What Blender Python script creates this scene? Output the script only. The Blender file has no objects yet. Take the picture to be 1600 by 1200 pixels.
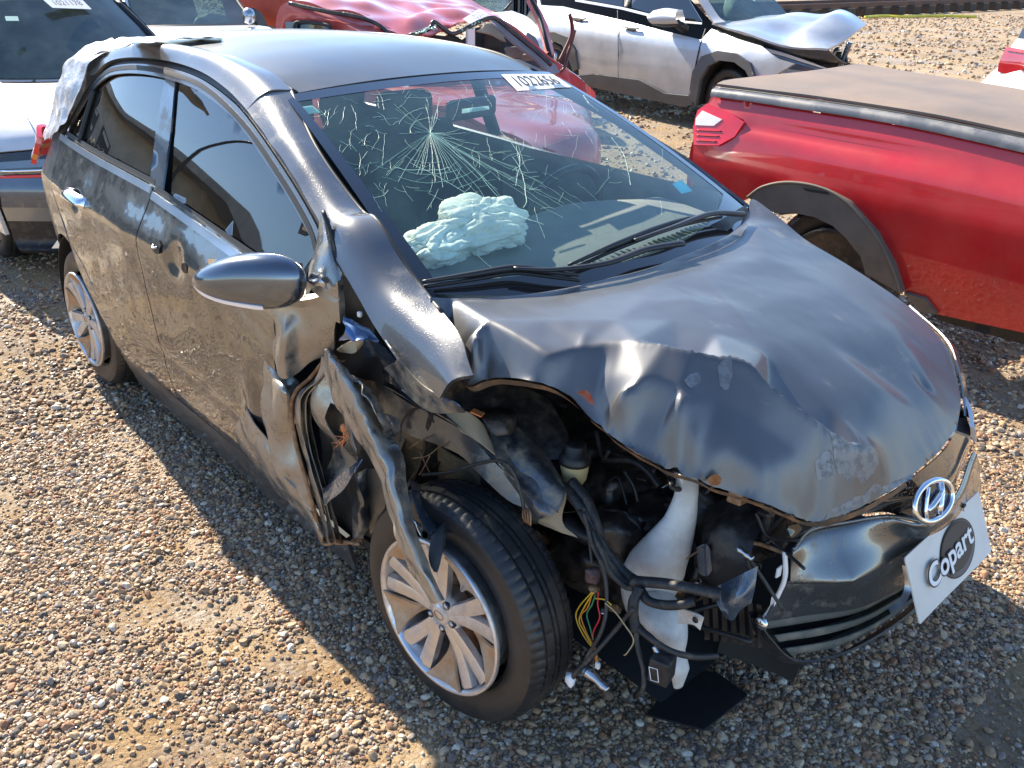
import bpy, bmesh, math, random
import numpy as np
from mathutils import Vector, Matrix, noise
from mathutils.geometry import delaunay_2d_cdt
rnd = random.Random(7)
SC = bpy.context.scene
COL = SC.collection
# ---------------------------------------------------------------- camera
CP = np.array([1.37101266, -1.83072049, 1.74259815])
YAW, PIT, ROL, FOC = 2.40356225, -0.4486533, 0.02093217, 1400.388
def _basis():
    F = np.array([math.cos(YAW)*math.cos(PIT), math.sin(YAW)*math.cos(PIT), math.sin(PIT)])
    R = np.array([math.sin(YAW), -math.cos(YAW), 0.0])
    U = np.cross(R, F)
    c, s = math.cos(ROL), math.sin(ROL)
    return F, R*c+U*s, U*c-R*s
CF, CR, CU = _basis()
cam = bpy.data.cameras.new('camera'); camo = bpy.data.objects.new('camera', cam); COL.objects.link(camo)
cam.sensor_width = 36.0; cam.lens = FOC/1600*36.0; cam.clip_start = 0.02; cam.clip_end = 3000
camo.matrix_world = Matrix([[CR[i], CU[i], -CF[i], CP[i]] for i in range(3)]+[[0, 0, 0, 1]])
SC.camera = camo
# ---------------------------------------------------------------- light
SUN = Vector((-1.45, 0.09, 1.0)).normalized()
el = math.asin(SUN.z); az = math.atan2(SUN.x, SUN.y)
w = bpy.data.worlds.new('World'); SC.world = w; w.use_nodes = True
nt = w.node_tree; bg = nt.nodes['Background']; sky = nt.nodes.new('ShaderNodeTexSky')
sky.sky_type = 'NISHITA'; sky.sun_disc = False; sky.sun_elevation = el; sky.sun_rotation = az
sky.air_density = 1.0; sky.dust_density = 0.15; sky.ozone_density = 3.5; sky.altitude = 200
nt.links.new(sky.outputs[0], bg.inputs[0]); bg.inputs[1].default_value = 0.12
sl = bpy.data.lights.new('sun', 'SUN'); sl.energy = 5.0; sl.angle = math.radians(0.53); sl.color = (1.0, 0.89, 0.71)
so = bpy.data.objects.new('sun', sl); COL.objects.link(so); so.rotation_euler = SUN.to_track_quat('Z', 'Y').to_euler(); so.location = (0, 0, 20)
SC.view_settings.view_transform = 'Standard'; SC.view_settings.look = 'None'
SC.view_settings.exposure = 1.38; SC.view_settings.gamma = 1.0; SC.view_settings.use_curve_mapping = False
SC.cycles.max_bounces = 10; SC.cycles.transparent_max_bounces = 16; SC.cycles.glossy_bounces = 5
SC.cycles.use_denoising = True
SC.cycles.sample_clamp_indirect = 6.0

# ---------------------------------------------------------------- helpers: pixels to places
def ray(px, py): return CF + CR*(px-800)/FOC - CU*(py-600)/FOC
def at(px, py, x=None, y=None, z=None):
    d = ray(px, py)
    t = (x-CP[0])/d[0] if x is not None else (y-CP[1])/d[1] if y is not None else (z-CP[2])/d[2]
    return tuple(CP+d*t)
def AX(pts, **k): return [at(p[0], p[1], **k) for p in pts]
def Y3(pts): return [at(a, b, y=c) for a, b, c in pts]
def X3(pts): return [at(a, b, x=c) for a, b, c in pts]
def Z3(pts): return [at(a, b, z=c) for a, b, c in pts]
def hit(px, py, f, t0=.6, t1=12, n=1400):
    d = ray(px, py); ts = np.linspace(t0, t1, n); pv = None
    for t in ts:
        P = CP+d*t; v = f(P)
        if pv is not None and v*pv <= 0:
            a, b = t-(ts[1]-ts[0]), t
            for _ in range(14):
                mm = (a+b)/2; vm = f(CP+d*mm)
                if vm*pv <= 0: b = mm
                else: a = mm
            return CP+d*b
        pv = v
    return CP+d*2
# ---------------------------------------------------------------- helpers: objects
def link(name, me, mat=None, parent=None):
    o = bpy.data.objects.new(name, me); COL.objects.link(o)
    if mat is not None and hasattr(me, 'materials'): me.materials.append(mat)
    if parent is not None: o.parent = parent
    return o
def mesh(name, v, f, mat=None, parent=None, smooth=True, loc=None):
    me = bpy.data.meshes.new(name); me.from_pydata([tuple(map(float, p)) for p in v], [], [tuple(q) for q in f]); me.update()
    if smooth: me.polygons.foreach_set('use_smooth', [True]*len(me.polygons))
    o = link(name, me, mat, parent)
    if loc: o.location = loc
    return o
def bm_obj(name, bm, mat=None, parent=None, smooth=False):
    me = bpy.data.meshes.new(name); bm.to_mesh(me); bm.free()
    if smooth: me.polygons.foreach_set('use_smooth', [True]*len(me.polygons))
    return link(name, me, mat, parent)
def thing(name, label, cat, loc=(0, 0, 0), rz=0, group=None, scale=1):
    o = bpy.data.objects.new(name, None); COL.objects.link(o); o.location = loc; o.rotation_euler = (0, 0, rz)
    o.empty_display_size = .2; o.scale = (scale,)*3
    o['label'] = label; o['category'] = cat
    if group: o['group'] = group
    return o
def tag(o, label, cat, group=None):
    o['label'] = label; o['category'] = cat
    if group: o['group'] = group
    return o
def solid(o, t, off=-1.0):
    md = o.modifiers.new('thick', 'SOLIDIFY'); md.thickness = t; md.offset = off; e = o.modifiers.new('edge', 'EDGE_SPLIT'); e.split_angle = math.radians(52); return o
def bev(o, wd=.004, seg=2, ang=35):
    md = o.modifiers.new('bev', 'BEVEL'); md.width = wd; md.segments = seg; md.limit_method = 'ANGLE'; md.angle_limit = math.radians(ang); return o
def cr(pts, n):
    P = np.array(pts, float)
    if len(P) == 2: return P[0]+(P[1]-P[0])*np.linspace(0, 1, n)[:, None]
    L = np.concatenate([[0], np.cumsum(np.linalg.norm(np.diff(P, axis=0), axis=1)**.5+1e-9)])
    Q = np.vstack([2*P[0]-P[1], P, 2*P[-1]-P[-2]]); out = []
    for s in np.linspace(0, L[-1], n):
        i = min(np.searchsorted(L, s, side='right')-1, len(P)-2); t = (s-L[i])/(L[i+1]-L[i])
        a, b, c, d = Q[i], Q[i+1], Q[i+2], Q[i+3]
        out.append(.5*((2*b)+(c-a)*t+(2*a-5*b+4*c-d)*t*t+(-a+3*b-3*c+d)*t**3))
    return np.array(out)
def lin(pts, n):
    P = np.array(pts, float); L = np.concatenate([[0], np.cumsum(np.linalg.norm(np.diff(P, axis=0), axis=1)+1e-9)])
    s = np.linspace(0, L[-1], n); return np.stack([np.interp(s, L, P[:, k]) for k in range(P.shape[1])], 1)
def loft(name, rows, nu, nv, mat, parent=None, thick=0, nz=0, nf=9, sharp=False, smooth=True, seed=0, off=0.0):
    fn = lin if sharp else cr
    G = np.array([cr(r, nu) for r in rows]); G = np.array([fn(G[:, i], nv) for i in range(nu)])
    if nz:
        for i in range(nu):
            for j in range(nv):
                p = Vector(G[i, j]*nf)+Vector((seed*3.1, seed, 0)); G[i, j] += np.array(noise.noise_vector(p))*nz
    v = G.reshape(-1, 3); f = [(i*nv+j, i*nv+j+1, (i+1)*nv+j+1, (i+1)*nv+j) for i in range(nu-1) for j in range(nv-1)]
    o = mesh(name, v, f, mat, parent, smooth)
    if thick: solid(o, thick, off)
    return o
def tube_data(P, r, ns=8, cap=True, flat=None):
    P = np.array(P, float); n = len(P); R = np.full(n, r) if np.isscalar(r) else np.interp(np.linspace(0, 1, n), np.linspace(0, 1, len(r)), r)
    T = np.gradient(P, axis=0); T /= np.linalg.norm(T, axis=1)[:, None]+1e-12
    a = np.array([0, 0, 1.]) if abs(T[0][2]) < .9 else np.array([1., 0, 0]); N = np.cross(T[0], a); N /= np.linalg.norm(N)
    v = []; f = []
    for i in range(n):
        N = N-T[i]*(N@T[i]); N /= np.linalg.norm(N)+1e-12; B = np.cross(T[i], N)
        for k in range(ns):
            th = 2*math.pi*k/ns; v.append(P[i]+R[i]*(math.cos(th)*N+math.sin(th)*B*(flat or 1)))
    for i in range(n-1):
        for k in range(ns): f.append((i*ns+k, i*ns+(k+1) % ns, (i+1)*ns+(k+1) % ns, (i+1)*ns+k))
    if cap: f.append(tuple(range(ns))[::-1]); f.append(tuple(range((n-1)*ns, n*ns)))
    return v, f
def tube(name, pts, r, mat, parent=None, n=None, ns=8, flat=None, straight=False):
    P = (lin if straight else cr)(pts, n or max(2, len(pts)*6)); v, f = tube_data(P, r, ns, True, flat); return mesh(name, v, f, mat, parent)
def merge(parts):
    V = []; F = []
    for v, f in parts:
        o = len(V); V += [tuple(p) for p in v]; F += [tuple(i+o for i in q) for q in f]
    return V, F
def boxd(c, s, rz=0, ry=0, rx=0):
    M = Matrix.Translation(c) @ Matrix.Rotation(rz, 4, 'Z') @ Matrix.Rotation(ry, 4, 'Y') @ Matrix.Rotation(rx, 4, 'X')
    v = [tuple(M @ Vector((x*s[0]/2, y*s[1]/2, z*s[2]/2))) for x in (-1, 1) for y in (-1, 1) for z in (-1, 1)]
    return v, [(0, 1, 3, 2), (4, 6, 7, 5), (0, 4, 5, 1), (2, 3, 7, 6), (0, 2, 6, 4), (1, 5, 7, 3)]
def box(name, c, s, mat, parent=None, bv=.004, **k):
    v, f = boxd(c, s, **k); o = mesh(name, v, f, mat, parent, False)
    if bv: bev(o, bv)
    return o
def lathed(prof, n=48, axis='Y', c=(0, 0, 0)):
    v = []; f = []; m_ = len(prof)
    for i in range(n):
        a = 2*math.pi*i/n
        for r, h in prof:
            p = (r*math.cos(a), h, r*math.sin(a)) if axis == 'Y' else (r*math.cos(a), r*math.sin(a), h)
            v.append((p[0]+c[0], p[1]+c[1], p[2]+c[2]))
    for i in range(n):
        j = (i+1) % n
        for k in range(m_-1): f.append((i*m_+k, i*m_+k+1, j*m_+k+1, j*m_+k))
    return v, f
def lathe(name, prof, mat, parent=None, n=48, axis='Y', c=(0, 0, 0)):
    v, f = lathed(prof, n, axis, c); return mesh(name, v, f, mat, parent)
def inpoly(P, poly):
    x, y = P[:, 0], P[:, 1]; r = np.zeros(len(P), bool); q = np.array(poly); n = len(q)
    for i in range(n):
        x1, y1 = q[i]; x2, y2 = q[(i+1) % n]
        c = ((y1 > y) != (y2 > y)); xi = (x2-x1)*(y-y1)/((y2-y1) if y2 != y1 else 1e-12)+x1; r ^= c & (x < xi)
    return r
def resamp(poly, step):
    out = []; n = len(poly)
    for i in range(n):
        a = np.array(poly[i]); b = np.array(poly[(i+1) % n]); k = max(1, int(np.linalg.norm(b-a)/step+.5))
        for j in range(k): out.append(a+(b-a)*j/k)
    return np.array(out)
def panel(name, outline, emb, mat, parent=None, step=.03, holes=(), thick=.0, off=-1.0, smooth=True, inset=0):
    loops = [resamp(outline, step)]+[resamp(h, step) for h in holes]
    O = loops[0]; lo, hi = O.min(0), O.max(0); g = []
    j = 0; y = lo[1]
    while y < hi[1]:
        x = lo[0]+(step*.5 if j % 2 else 0)
        while x < hi[0]: g.append((x, y)); x += step
        y += step*.866; j += 1
    g = np.array(g); k = inpoly(g, O)
    for h in loops[1:]: k &= ~inpoly(g, h)
    g = g[k]; B = np.vstack(loops)
    if len(g):
        d = np.min(np.linalg.norm(g[:, None]-B[None], axis=2), axis=1); g = g[d > step*.5]
    V = [Vector(p) for p in B]; E = []; o = 0
    for L in loops:
        E += [(o+i, o+(i+1) % len(L)) for i in range(len(L))]; o += len(L)
    V += [Vector(p) for p in g]
    vc, _, fc, *_ = delaunay_2d_cdt(V, E, [], 0, 1e-6)
    vc = np.array([tuple(p) for p in vc]); C = np.array([vc[list(t)].mean(0) for t in fc]); k = inpoly(C, O)
    for h in loops[1:]: k &= ~inpoly(C, h)
    F = [tuple(t) for t, q in zip(fc, k) if q]
    o = mesh(name, [emb(p[0], p[1]) for p in vc], F, mat, parent, smooth)
    if thick: solid(o, thick, off)
    return o
def inset(poly, d):
    P = np.array(poly, float); A = .5*np.sum(P[:, 0]*np.roll(P[:, 1], -1)-np.roll(P[:, 0], -1)*P[:, 1]); s = 1 if A > 0 else -1; out = []
    for i in range(len(P)):
        e1 = P[i]-P[i-1]; e2 = P[(i+1) % len(P)]-P[i]; n1 = np.array([-e1[1], e1[0]])*s; n2 = np.array([-e2[1], e2[0]])*s
        n1 /= np.linalg.norm(n1)+1e-9; n2 /= np.linalg.norm(n2)+1e-9; b = n1+n2; b /= max(.5, b@b/2+1e-9)*1; out.append(tuple(P[i]+b*d))
    return out
def nz3(x, y, z, f, s=0): return noise.noise(Vector((x*f+s, y*f+s*1.7, z*f)))

# ---------------------------------------------------------------- materials
def newmat(name):
    m_ = bpy.data.materials.new(name); m_.use_nodes = True; n = m_.node_tree; return m_, n, n.nodes['Principled BSDF']
def N(n, t, **k):
    q = n.nodes.new(t)
    for a, b in k.items(): setattr(q, a, b)
    return q
def tex(n, kind='NOISE', scale=5, detail=4, rough=.6, coord=None):
    c = n.nodes.get('TC') or N(n, 'ShaderNodeTexCoord', name='TC')
    if kind == 'NOISE':
        t = N(n, 'ShaderNodeTexNoise'); t.inputs['Scale'].default_value = scale; t.inputs['Detail'].default_value = detail; t.inputs['Roughness'].default_value = rough
    else:
        t = N(n, 'ShaderNodeTexVoronoi'); t.inputs['Scale'].default_value = scale
        t.feature = kind if kind in ('F1', 'DISTANCE_TO_EDGE', 'SMOOTH_F1') else 'F1'
    n.links.new(c.outputs['Object'], t.inputs['Vector']); return t
def ramp(n, src, stops):
    r = N(n, 'ShaderNodeValToRGB'); e = r.color_ramp.elements
    while len(e) < len(stops): e.new(.5)
    for q, (p, c) in zip(e, stops): q.position = p; q.color = (c, c, c, 1) if np.isscalar(c) else (*c, 1)
    n.links.new(src, r.inputs[0]); return r
def mixc(n, fac, a, b):
    q = N(n, 'ShaderNodeMix', data_type='RGBA')
    for s, v in ((q.inputs[0], fac), (q.inputs[6], a), (q.inputs[7], b)):
        if hasattr(v, 'links'): n.links.new(v, s)
        else: s.default_value = v if np.isscalar(v) else (*v, 1)
    return q.outputs[2]
def bump(n, bs, h, st=.3, dist=.01, prev=None):
    b = N(n, 'ShaderNodeBump'); b.inputs['Strength'].default_value = st; b.inputs['Distance'].default_value = dist
    n.links.new(h, b.inputs['Height'])
    if prev: n.links.new(prev.outputs[0], b.inputs['Normal'])
    return b
def mat(name, col, rough=.5, metal=0, coat=0, coatr=.03, dirt=None, dcov=.5, dscale=6, drough=.85, bstr=0, bscale=40, bdist=.004, drops=0, var=.15, spec=.5, dsoft=.12, wave=0):
    m_, n, bs = newmat(name)
    bs.inputs['Roughness'].default_value = rough; bs.inputs['Metallic'].default_value = metal
    bs.inputs['Coat Weight'].default_value = coat; bs.inputs['Coat Roughness'].default_value = coatr
    bs.inputs['Specular IOR Level'].default_value = spec
    v = tex(n, 'NOISE', 3.3, 3); r = ramp(n, v.outputs[0], [(.3, tuple(c*(1-var) for c in col)), (.7, tuple(min(1, c*(1+var)) for c in col))]); c = r.outputs[0]
    nrm = None
    if dirt is not None:
        t = tex(n, 'NOISE', dscale, 9, .68); k = ramp(n, t.outputs[0], [(1-dcov-dsoft, 0), (1-dcov+dsoft, 1)])
        c = mixc(n, k.outputs[0], c, dirt)
        for nm, a, b in (('Roughness', rough, drough), ('Metallic', metal, 0.0), ('Coat Weight', coat, 0.0)):
            mr = N(n, 'ShaderNodeMapRange'); mr.inputs[3].default_value = a; mr.inputs[4].default_value = b; n.links.new(k.outputs[0], mr.inputs[0]); n.links.new(mr.outputs[0], bs.inputs[nm])
    n.links.new(c, bs.inputs['Base Color'])
    if bstr:
        t = tex(n, 'NOISE', bscale, 5); nrm = bump(n, bs, t.outputs[0], bstr, bdist)
    if wave:
        t = tex(n, 'NOISE', 7, 2); nrm = bump(n, bs, t.outputs[0], 1.0, wave, nrm)
    if drops:
        t = tex(n, 'F1', 150); k = ramp(n, t.outputs['Distance'], [(.0, 1), (.22, .75), (.34, 0)])
        t2 = tex(n, 'NOISE', 4, 5); k2 = ramp(n, t2.outputs[0], [(.5, 0), (.56, 1)])
        q = N(n, 'ShaderNodeMath', operation='MULTIPLY'); n.links.new(k.outputs[0], q.inputs[0]); n.links.new(k2.outputs[0], q.inputs[1])
        nrm = bump(n, bs, q.outputs[0], drops, .003, nrm)
    if nrm is not None:
        n.links.new(nrm.outputs[0], bs.inputs['Normal']); n.links.new(nrm.outputs[0], bs.inputs['Coat Normal'])
    return m_
def glassmat(name, tint, amount, rough=.02, refl=1.0, haze=0.0, hazec=(.5, .6, .55)):
    m_, n, bs = newmat(name); out = n.nodes['Material Output']; n.nodes.remove(bs)
    tr = N(n, 'ShaderNodeBsdfTransparent'); tr.inputs[0].default_value = (*tint, 1)
    gl = N(n, 'ShaderNodeBsdfGlossy'); gl.inputs['Roughness'].default_value = rough
    df = N(n, 'ShaderNodeBsdfDiffuse'); df.inputs[0].default_value = (*hazec, 1)
    t = tex(n, 'NOISE', 5, 8, .7); k = ramp(n, t.outputs[0], [(.42, haze*.35), (.75, haze)])
    mx0 = N(n, 'ShaderNodeMixShader'); n.links.new(k.outputs[0], mx0.inputs[0]); n.links.new(tr.outputs[0], mx0.inputs[1]); n.links.new(df.outputs[0], mx0.inputs[2])
    fr = N(n, 'ShaderNodeLayerWeight'); pw = N(n, 'ShaderNodeMath', operation='POWER'); pw.inputs[1].default_value = 5; n.links.new(fr.outputs['Facing'], pw.inputs[0])
    ml = N(n, 'ShaderNodeMath', operation='MULTIPLY_ADD'); ml.inputs[1].default_value = .9*refl; ml.inputs[2].default_value = .055*refl; n.links.new(pw.outputs[0], ml.inputs[0]); ml.use_clamp = True
    mx = N(n, 'ShaderNodeMixShader'); n.links.new(ml.outputs[0], mx.inputs[0]); n.links.new(mx0.outputs[0], mx.inputs[1]); n.links.new(gl.outputs[0], mx.inputs[2])
    n.links.new(mx.outputs[0], out.inputs[0]); return m_
SOIL = (.34, .225, .125)
M = {}
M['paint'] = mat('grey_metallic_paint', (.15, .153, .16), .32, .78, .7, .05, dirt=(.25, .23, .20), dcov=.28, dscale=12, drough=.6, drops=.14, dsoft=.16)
M['door'] = mat('grey_door_paint', (.17, .17, .165), .17, .9, .8, .015, dirt=(.30, .235, .15), dcov=.24, dscale=13, drough=.6, dsoft=.24, wave=.003)
M['crumple'] = mat('grey_torn_paint', (.30, .30, .29), .26, .85, .6, .05, dirt=(.44, .34, .22), dcov=.42, dscale=13, drough=.7, dsoft=.16, bstr=.2, bscale=16, bdist=.01)
M['hood'] = mat('grey_bonnet_paint', (.145, .148, .156), .43, .72, .28, .16, dirt=(.23, .235, .245), dcov=.34, dscale=6, drough=.62, dsoft=.06, drops=.0)
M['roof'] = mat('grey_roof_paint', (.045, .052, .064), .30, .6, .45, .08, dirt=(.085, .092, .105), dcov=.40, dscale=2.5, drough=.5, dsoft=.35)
M['silvermetal'] = mat('bare_wheel_silver', (.68, .69, .71), .30, .9, .2, .1, dirt=(.38, .24, .12), dcov=.38, dscale=11, drough=.75, dsoft=.16)
M['wheeldirt'] = mat('mud_crusted_wheel', (.40, .20, .08), .7, .0, 0, dirt=(.52, .42, .30), dcov=.42, dscale=18, dsoft=.2)
M['rubber'] = mat('tyre_rubber', (.020, .020, .021), .42, 0, .1, .3, dirt=(.10, .078, .055), dcov=.30, dscale=7, drough=.85, dsoft=.22, bstr=.15, bscale=200, bdist=.002)
M['black'] = mat('black_plastic', (.018, .018, .02), .42, 0, 0, drops=.3)
M['blackdirt'] = mat('dirty_black_plastic', (.02, .02, .022), .45, 0, 0, dirt=(.13, .10, .07), dcov=.35, dscale=22, drough=.85, dsoft=.15, bstr=.3, bscale=60)
M['dark'] = mat('dark_engine_metal', (.055, .05, .048), .32, .6, .3, .1, dirt=(.13, .095, .065), dcov=.4, dscale=25, dsoft=.15, bstr=.5, bscale=45)
M['seal'] = mat('rubber_seal', (.012, .012, .013), .5)
M['apron'] = mat('blue_grey_inner_metal', (.12, .14, .165), .3, .75, .5, .1, dirt=(.40, .33, .22), dcov=.40, dscale=8, drough=.85, dsoft=.1, drops=.2)
M['cream'] = mat('mud_coated_metal', (.40, .32, .21), .75, 0, 0, dirt=(.20, .10, .05), dcov=.3, dscale=20, bstr=.4, bscale=70)
M['rust'] = mat('rusty_edge', (.22, .09, .035), .75, 0, 0, dirt=(.34, .25, .15), dcov=.45, dscale=35, bstr=.4, bscale=90)
M['tank'] = mat('milky_white_plastic', (.66, .66, .64), .42, 0, .1, .3, dirt=(.36, .26, .17), dcov=.38, dscale=9, drough=.7, dsoft=.2)
M['amber'] = mat('yellowed_plastic', (.52, .42, .22), .4, 0, .2, dirt=(.14, .07, .03), dcov=.35, dscale=25)
M['chrome'] = mat('chrome', (.82, .84, .88), .07, 1, 0, var=.02)
M['alu'] = mat('dull_aluminium', (.50, .52, .55), .3, 1, 0, dirt=(.3, .24, .16), dcov=.2, dscale=25)
M['white'] = mat('white_plate', (.74, .75, .72), .45, 0, .3, .2, dirt=(.42, .38, .30), dcov=.18, dscale=16, dsoft=.2)
M['paper'] = mat('white_paper', (.86, .86, .86), .6, var=.03)
M['ink'] = mat('black_ink', (.02, .02, .02), .5)
M['greyink'] = mat('grey_ink', (.10, .11, .13), .5, var=.3)
M['airbag'] = mat('airbag_cloth', (.90, .87, .78), .85, 0, 0, dirt=(.66, .55, .42), dcov=.2, dscale=14, dsoft=.25)
M['dash'] = mat('dusty_dashboard', (.17, .17, .165), .7, 0, 0, dirt=(.27, .25, .22), dcov=.4, dscale=7, dsoft=.3, bstr=.2, bscale=200)
M['seat'] = mat('dark_seat_fabric', (.035, .035, .038), .9)
M['lining'] = mat('grey_lining', (.20, .19, .18), .9)
M['floorpan'] = mat('underbody', (.02, .02, .02), .8)
M['redlens'] = mat('red_tail_lens', (.75, .015, .02), .15, 0, 1, .02, var=.25)
M['clearlens'] = mat('clear_lens', (.85, .80, .80), .15, 0, 1, .02)
M['red'] = mat('red_pickup_paint', (.55, .008, .014), .3, .15, 1, .03, dirt=(.50, .07, .05), dcov=.30, dscale=2.2, drough=.5, dsoft=.3)
M['redpale'] = mat('sunlit_red_paint', (.50, .07, .06), .4, .0, .5, .1, dirt=(.50, .32, .28), dcov=.3, dscale=3, dsoft=.3)  # pale red for a sunlit top, sun glare mixed in as pink
M['orange'] = mat('orange_red_panel', (.42, .06, .03), .5)
M['silver'] = mat('silver_car_paint', (.44, .46, .50), .32, .45, 1, .05, dirt=(.40, .40, .40), dcov=.2, dscale=1.2, dsoft=.4)
M['whitepaint'] = mat('white_car_paint', (.80, .80, .80), .35, 0, 1, .05)
M['silverdark'] = mat('silver_bonnet_paint', (.68, .68, .68), .33, .3, 1, .05)
M['cover'] = mat('tonneau_vinyl', (.12, .108, .10), .55, 0, 0, dirt=(.30, .215, .16), dcov=.55, dscale=1.6, drough=.8, dsoft=.3, bstr=.2, bscale=120)
M['flare'] = mat('grey_arch_plastic', (.085, .078, .07), .6, 0, 0, dirt=(.19, .15, .11), dcov=.45, dscale=6, dsoft=.25)
M['glass'] = glassmat('windscreen_glass', (.82, .93, .90), 0, .015, 1.15, .15, (.22, .43, .40))
M['frit'] = mat('black_glass_border', (.008, .01, .014), .06, 0, 1, .02)
M['tint'] = glassmat('tinted_window_glass', (.22, .24, .25), 0, .012, 2.1)
M['bgglass'] = glassmat('green_windscreen', (.34, .46, .44), 0, .02, 1.1, .16, (.42, .52, .48))
M['crack'] = mat('glass_crack', (.42, .68, .58), .3, 0, .3, var=.2)
M['bluepart'] = mat('blue_grey_plastic', (.06, .085, .12), .22, .3, 1, .03, dirt=(.40, .32, .22), dcov=.33, dscale=10)
M['film'] = mat('silver_plastic_film', (.52, .54, .58), .38, .1, .5, .1, bstr=.5, bscale=18, bdist=.02)
for nm, c in (('yellow', (.75, .45, .03)), ('orangewire', (.65, .22, .02)), ('green', (.03, .25, .10)), ('redwire', (.70, .03, .04)), ('tanwire', (.35, .28, .16)), ('hose', (.62, .55, .05)), ('orangebit', (.75, .25, .08))): M[nm] = mat(nm+'_plastic', c, .5)
M['cable'] = mat('black_cable_tape', (.03, .029, .03), .5, 0, 0, dirt=(.16, .13, .09), dcov=.36, dscale=35, bstr=.5, bscale=90)
M['cladding'] = mat('grey_cladding', (.075, .075, .08), .55, dirt=(.13, .125, .12), dcov=.4, dscale=4, dsoft=.3)
M['lip'] = mat('worn_bonnet_edge', (.13, .10, .075), .5, .3, 0, dirt=(.30, .15, .07), dcov=.42, dscale=25)
M['timber'] = mat('dark_timber', (.06, .045, .035), .9, bstr=.4, bscale=12)
M['railsteel'] = mat('rusty_rail', (.10, .05, .035), .7)
M['concrete'] = mat('grey_shed_sheet', (.62, .60, .57), .8, dirt=(.12, .11, .10), dcov=.4, dscale=.4)
M['darkwall'] = mat('dark_shed_wall', (.10, .10, .10), .7)
# ---------------------------------------------------------------- ground
def gz(x, y): return .010*nz3(x, y, 0, 1.1)+.006*nz3(x, y, 5, 4.0)
def build_ground():
    v = [(CP[0], CP[1], gz(CP[0], CP[1])-.01)]; f = []; rs = [.15*1.045**i for i in range(215)]; na = 240
    for r in rs:
        for k in range(na):
            a = 2*math.pi*k/na; x = CP[0]+r*math.cos(a); y = CP[1]+r*math.sin(a)
            v.append((x, y, (gz(x, y) if r < 30 else 0)-.01))
    for k in range(na): f.append((0, 1+k, 1+(k+1) % na))
    for i in range(len(rs)-1):
        for k in range(na): a = 1+i*na; f.append((a+k, a+na+k, a+na+(k+1) % na, a+(k+1) % na))
    m_, n, bs = newmat('dusty_gravel_soil')
    t = tex(n, 'NOISE', 1.1, 9, .68); r = ramp(n, t.outputs[0], [(.32, (.37, .225, .10)), (.55, (.52, .345, .165)), (.75, (.63, .45, .24))])
    vo = tex(n, 'F1', 62); vr = ramp(n, vo.outputs['Color'], [(.1, (.15, .10, .07)), (.35, (.33, .24, .16)), (.6, (.30, .27, .25)), (.9, (.52, .45, .36))])
    mk = tex(n, 'NOISE', 3.0, 6); mr = ramp(n, mk.outputs[0], [(.40, .15), (.60, .75)])
    c = mixc(n, mr.outputs[0], r.outputs[0], vr.outputs[0])
    f2 = tex(n, 'NOISE', .25, 6, .7); rr = ramp(n, f2.outputs[0], [(.35, .72), (.65, 1.1)])
    mu = N(n, 'ShaderNodeMix', data_type='RGBA', blend_type='MULTIPLY'); mu.inputs[0].default_value = 1; n.links.new(c, mu.inputs[6]); n.links.new(rr.outputs[0], mu.inputs[7])
    n.links.new(mu.outputs[2], bs.inputs['Base Color'])
    wet = tex(n, 'NOISE', .9, 4); wr = ramp(n, wet.outputs[0], [(.48, .95), (.60, .42)]); n.links.new(wr.outputs[0], bs.inputs['Roughness'])
    b1 = bump(n, bs, vo.outputs['Distance'], .9, -.012); fine = tex(n, 'NOISE', 160, 6, .7); b2 = bump(n, bs, fine.outputs[0], .8, .006, b1)
    big = tex(n, 'NOISE', 9, 8, .75); b3 = bump(n, bs, big.outputs[0], .8, .04, b2)
    n.links.new(b3.outputs[0], bs.inputs['Normal'])
    o = mesh('ground', v, f, m_); o['kind'] = 'structure'; return o
build_ground()
PUD = [[(158, 665), (205, 670), (225, 695), (262, 722), (296, 738), (308, 756), (285, 758), (235, 740), (205, 738), (180, 712), (150, 690)],
       [(285, 835), (330, 842), (352, 862), (335, 885), (300, 878)], [(372, 925), (402, 922), (428, 945), (408, 975), (368, 972), (352, 950)]]
def build_puddles():
    m_, n, bs = newmat('muddy_water'); bs.inputs['Base Color'].default_value = (.40, .29, .18, 1); bs.inputs['Roughness'].default_value = .32
    t = tex(n, 'NOISE', 70, 6, .7); b = bump(n, bs, t.outputs[0], 1.0, .012); n.links.new(b.outputs[0], bs.inputs['Normal'])
    for i, p in enumerate(PUD):
        q = [at(a, b, z=.003)[:2] for a, b in p]
        q = [(z[0]+.022*nz3(z[0], z[1], 0, 9)+.008*nz3(z[0], z[1], 4, 30), z[1]+.022*nz3(z[1], z[0], 3, 9)+.008*nz3(z[1], z[0], 7, 30)) for z in cr([(x, y, 0) for x, y in q+q[:1]], 110)[:-1]]
        o = panel('puddle', q, lambda x, y: (x, y, gz(x, y)-.0075), m_, None, .03); o['kind'] = 'structure'
build_puddles()
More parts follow.
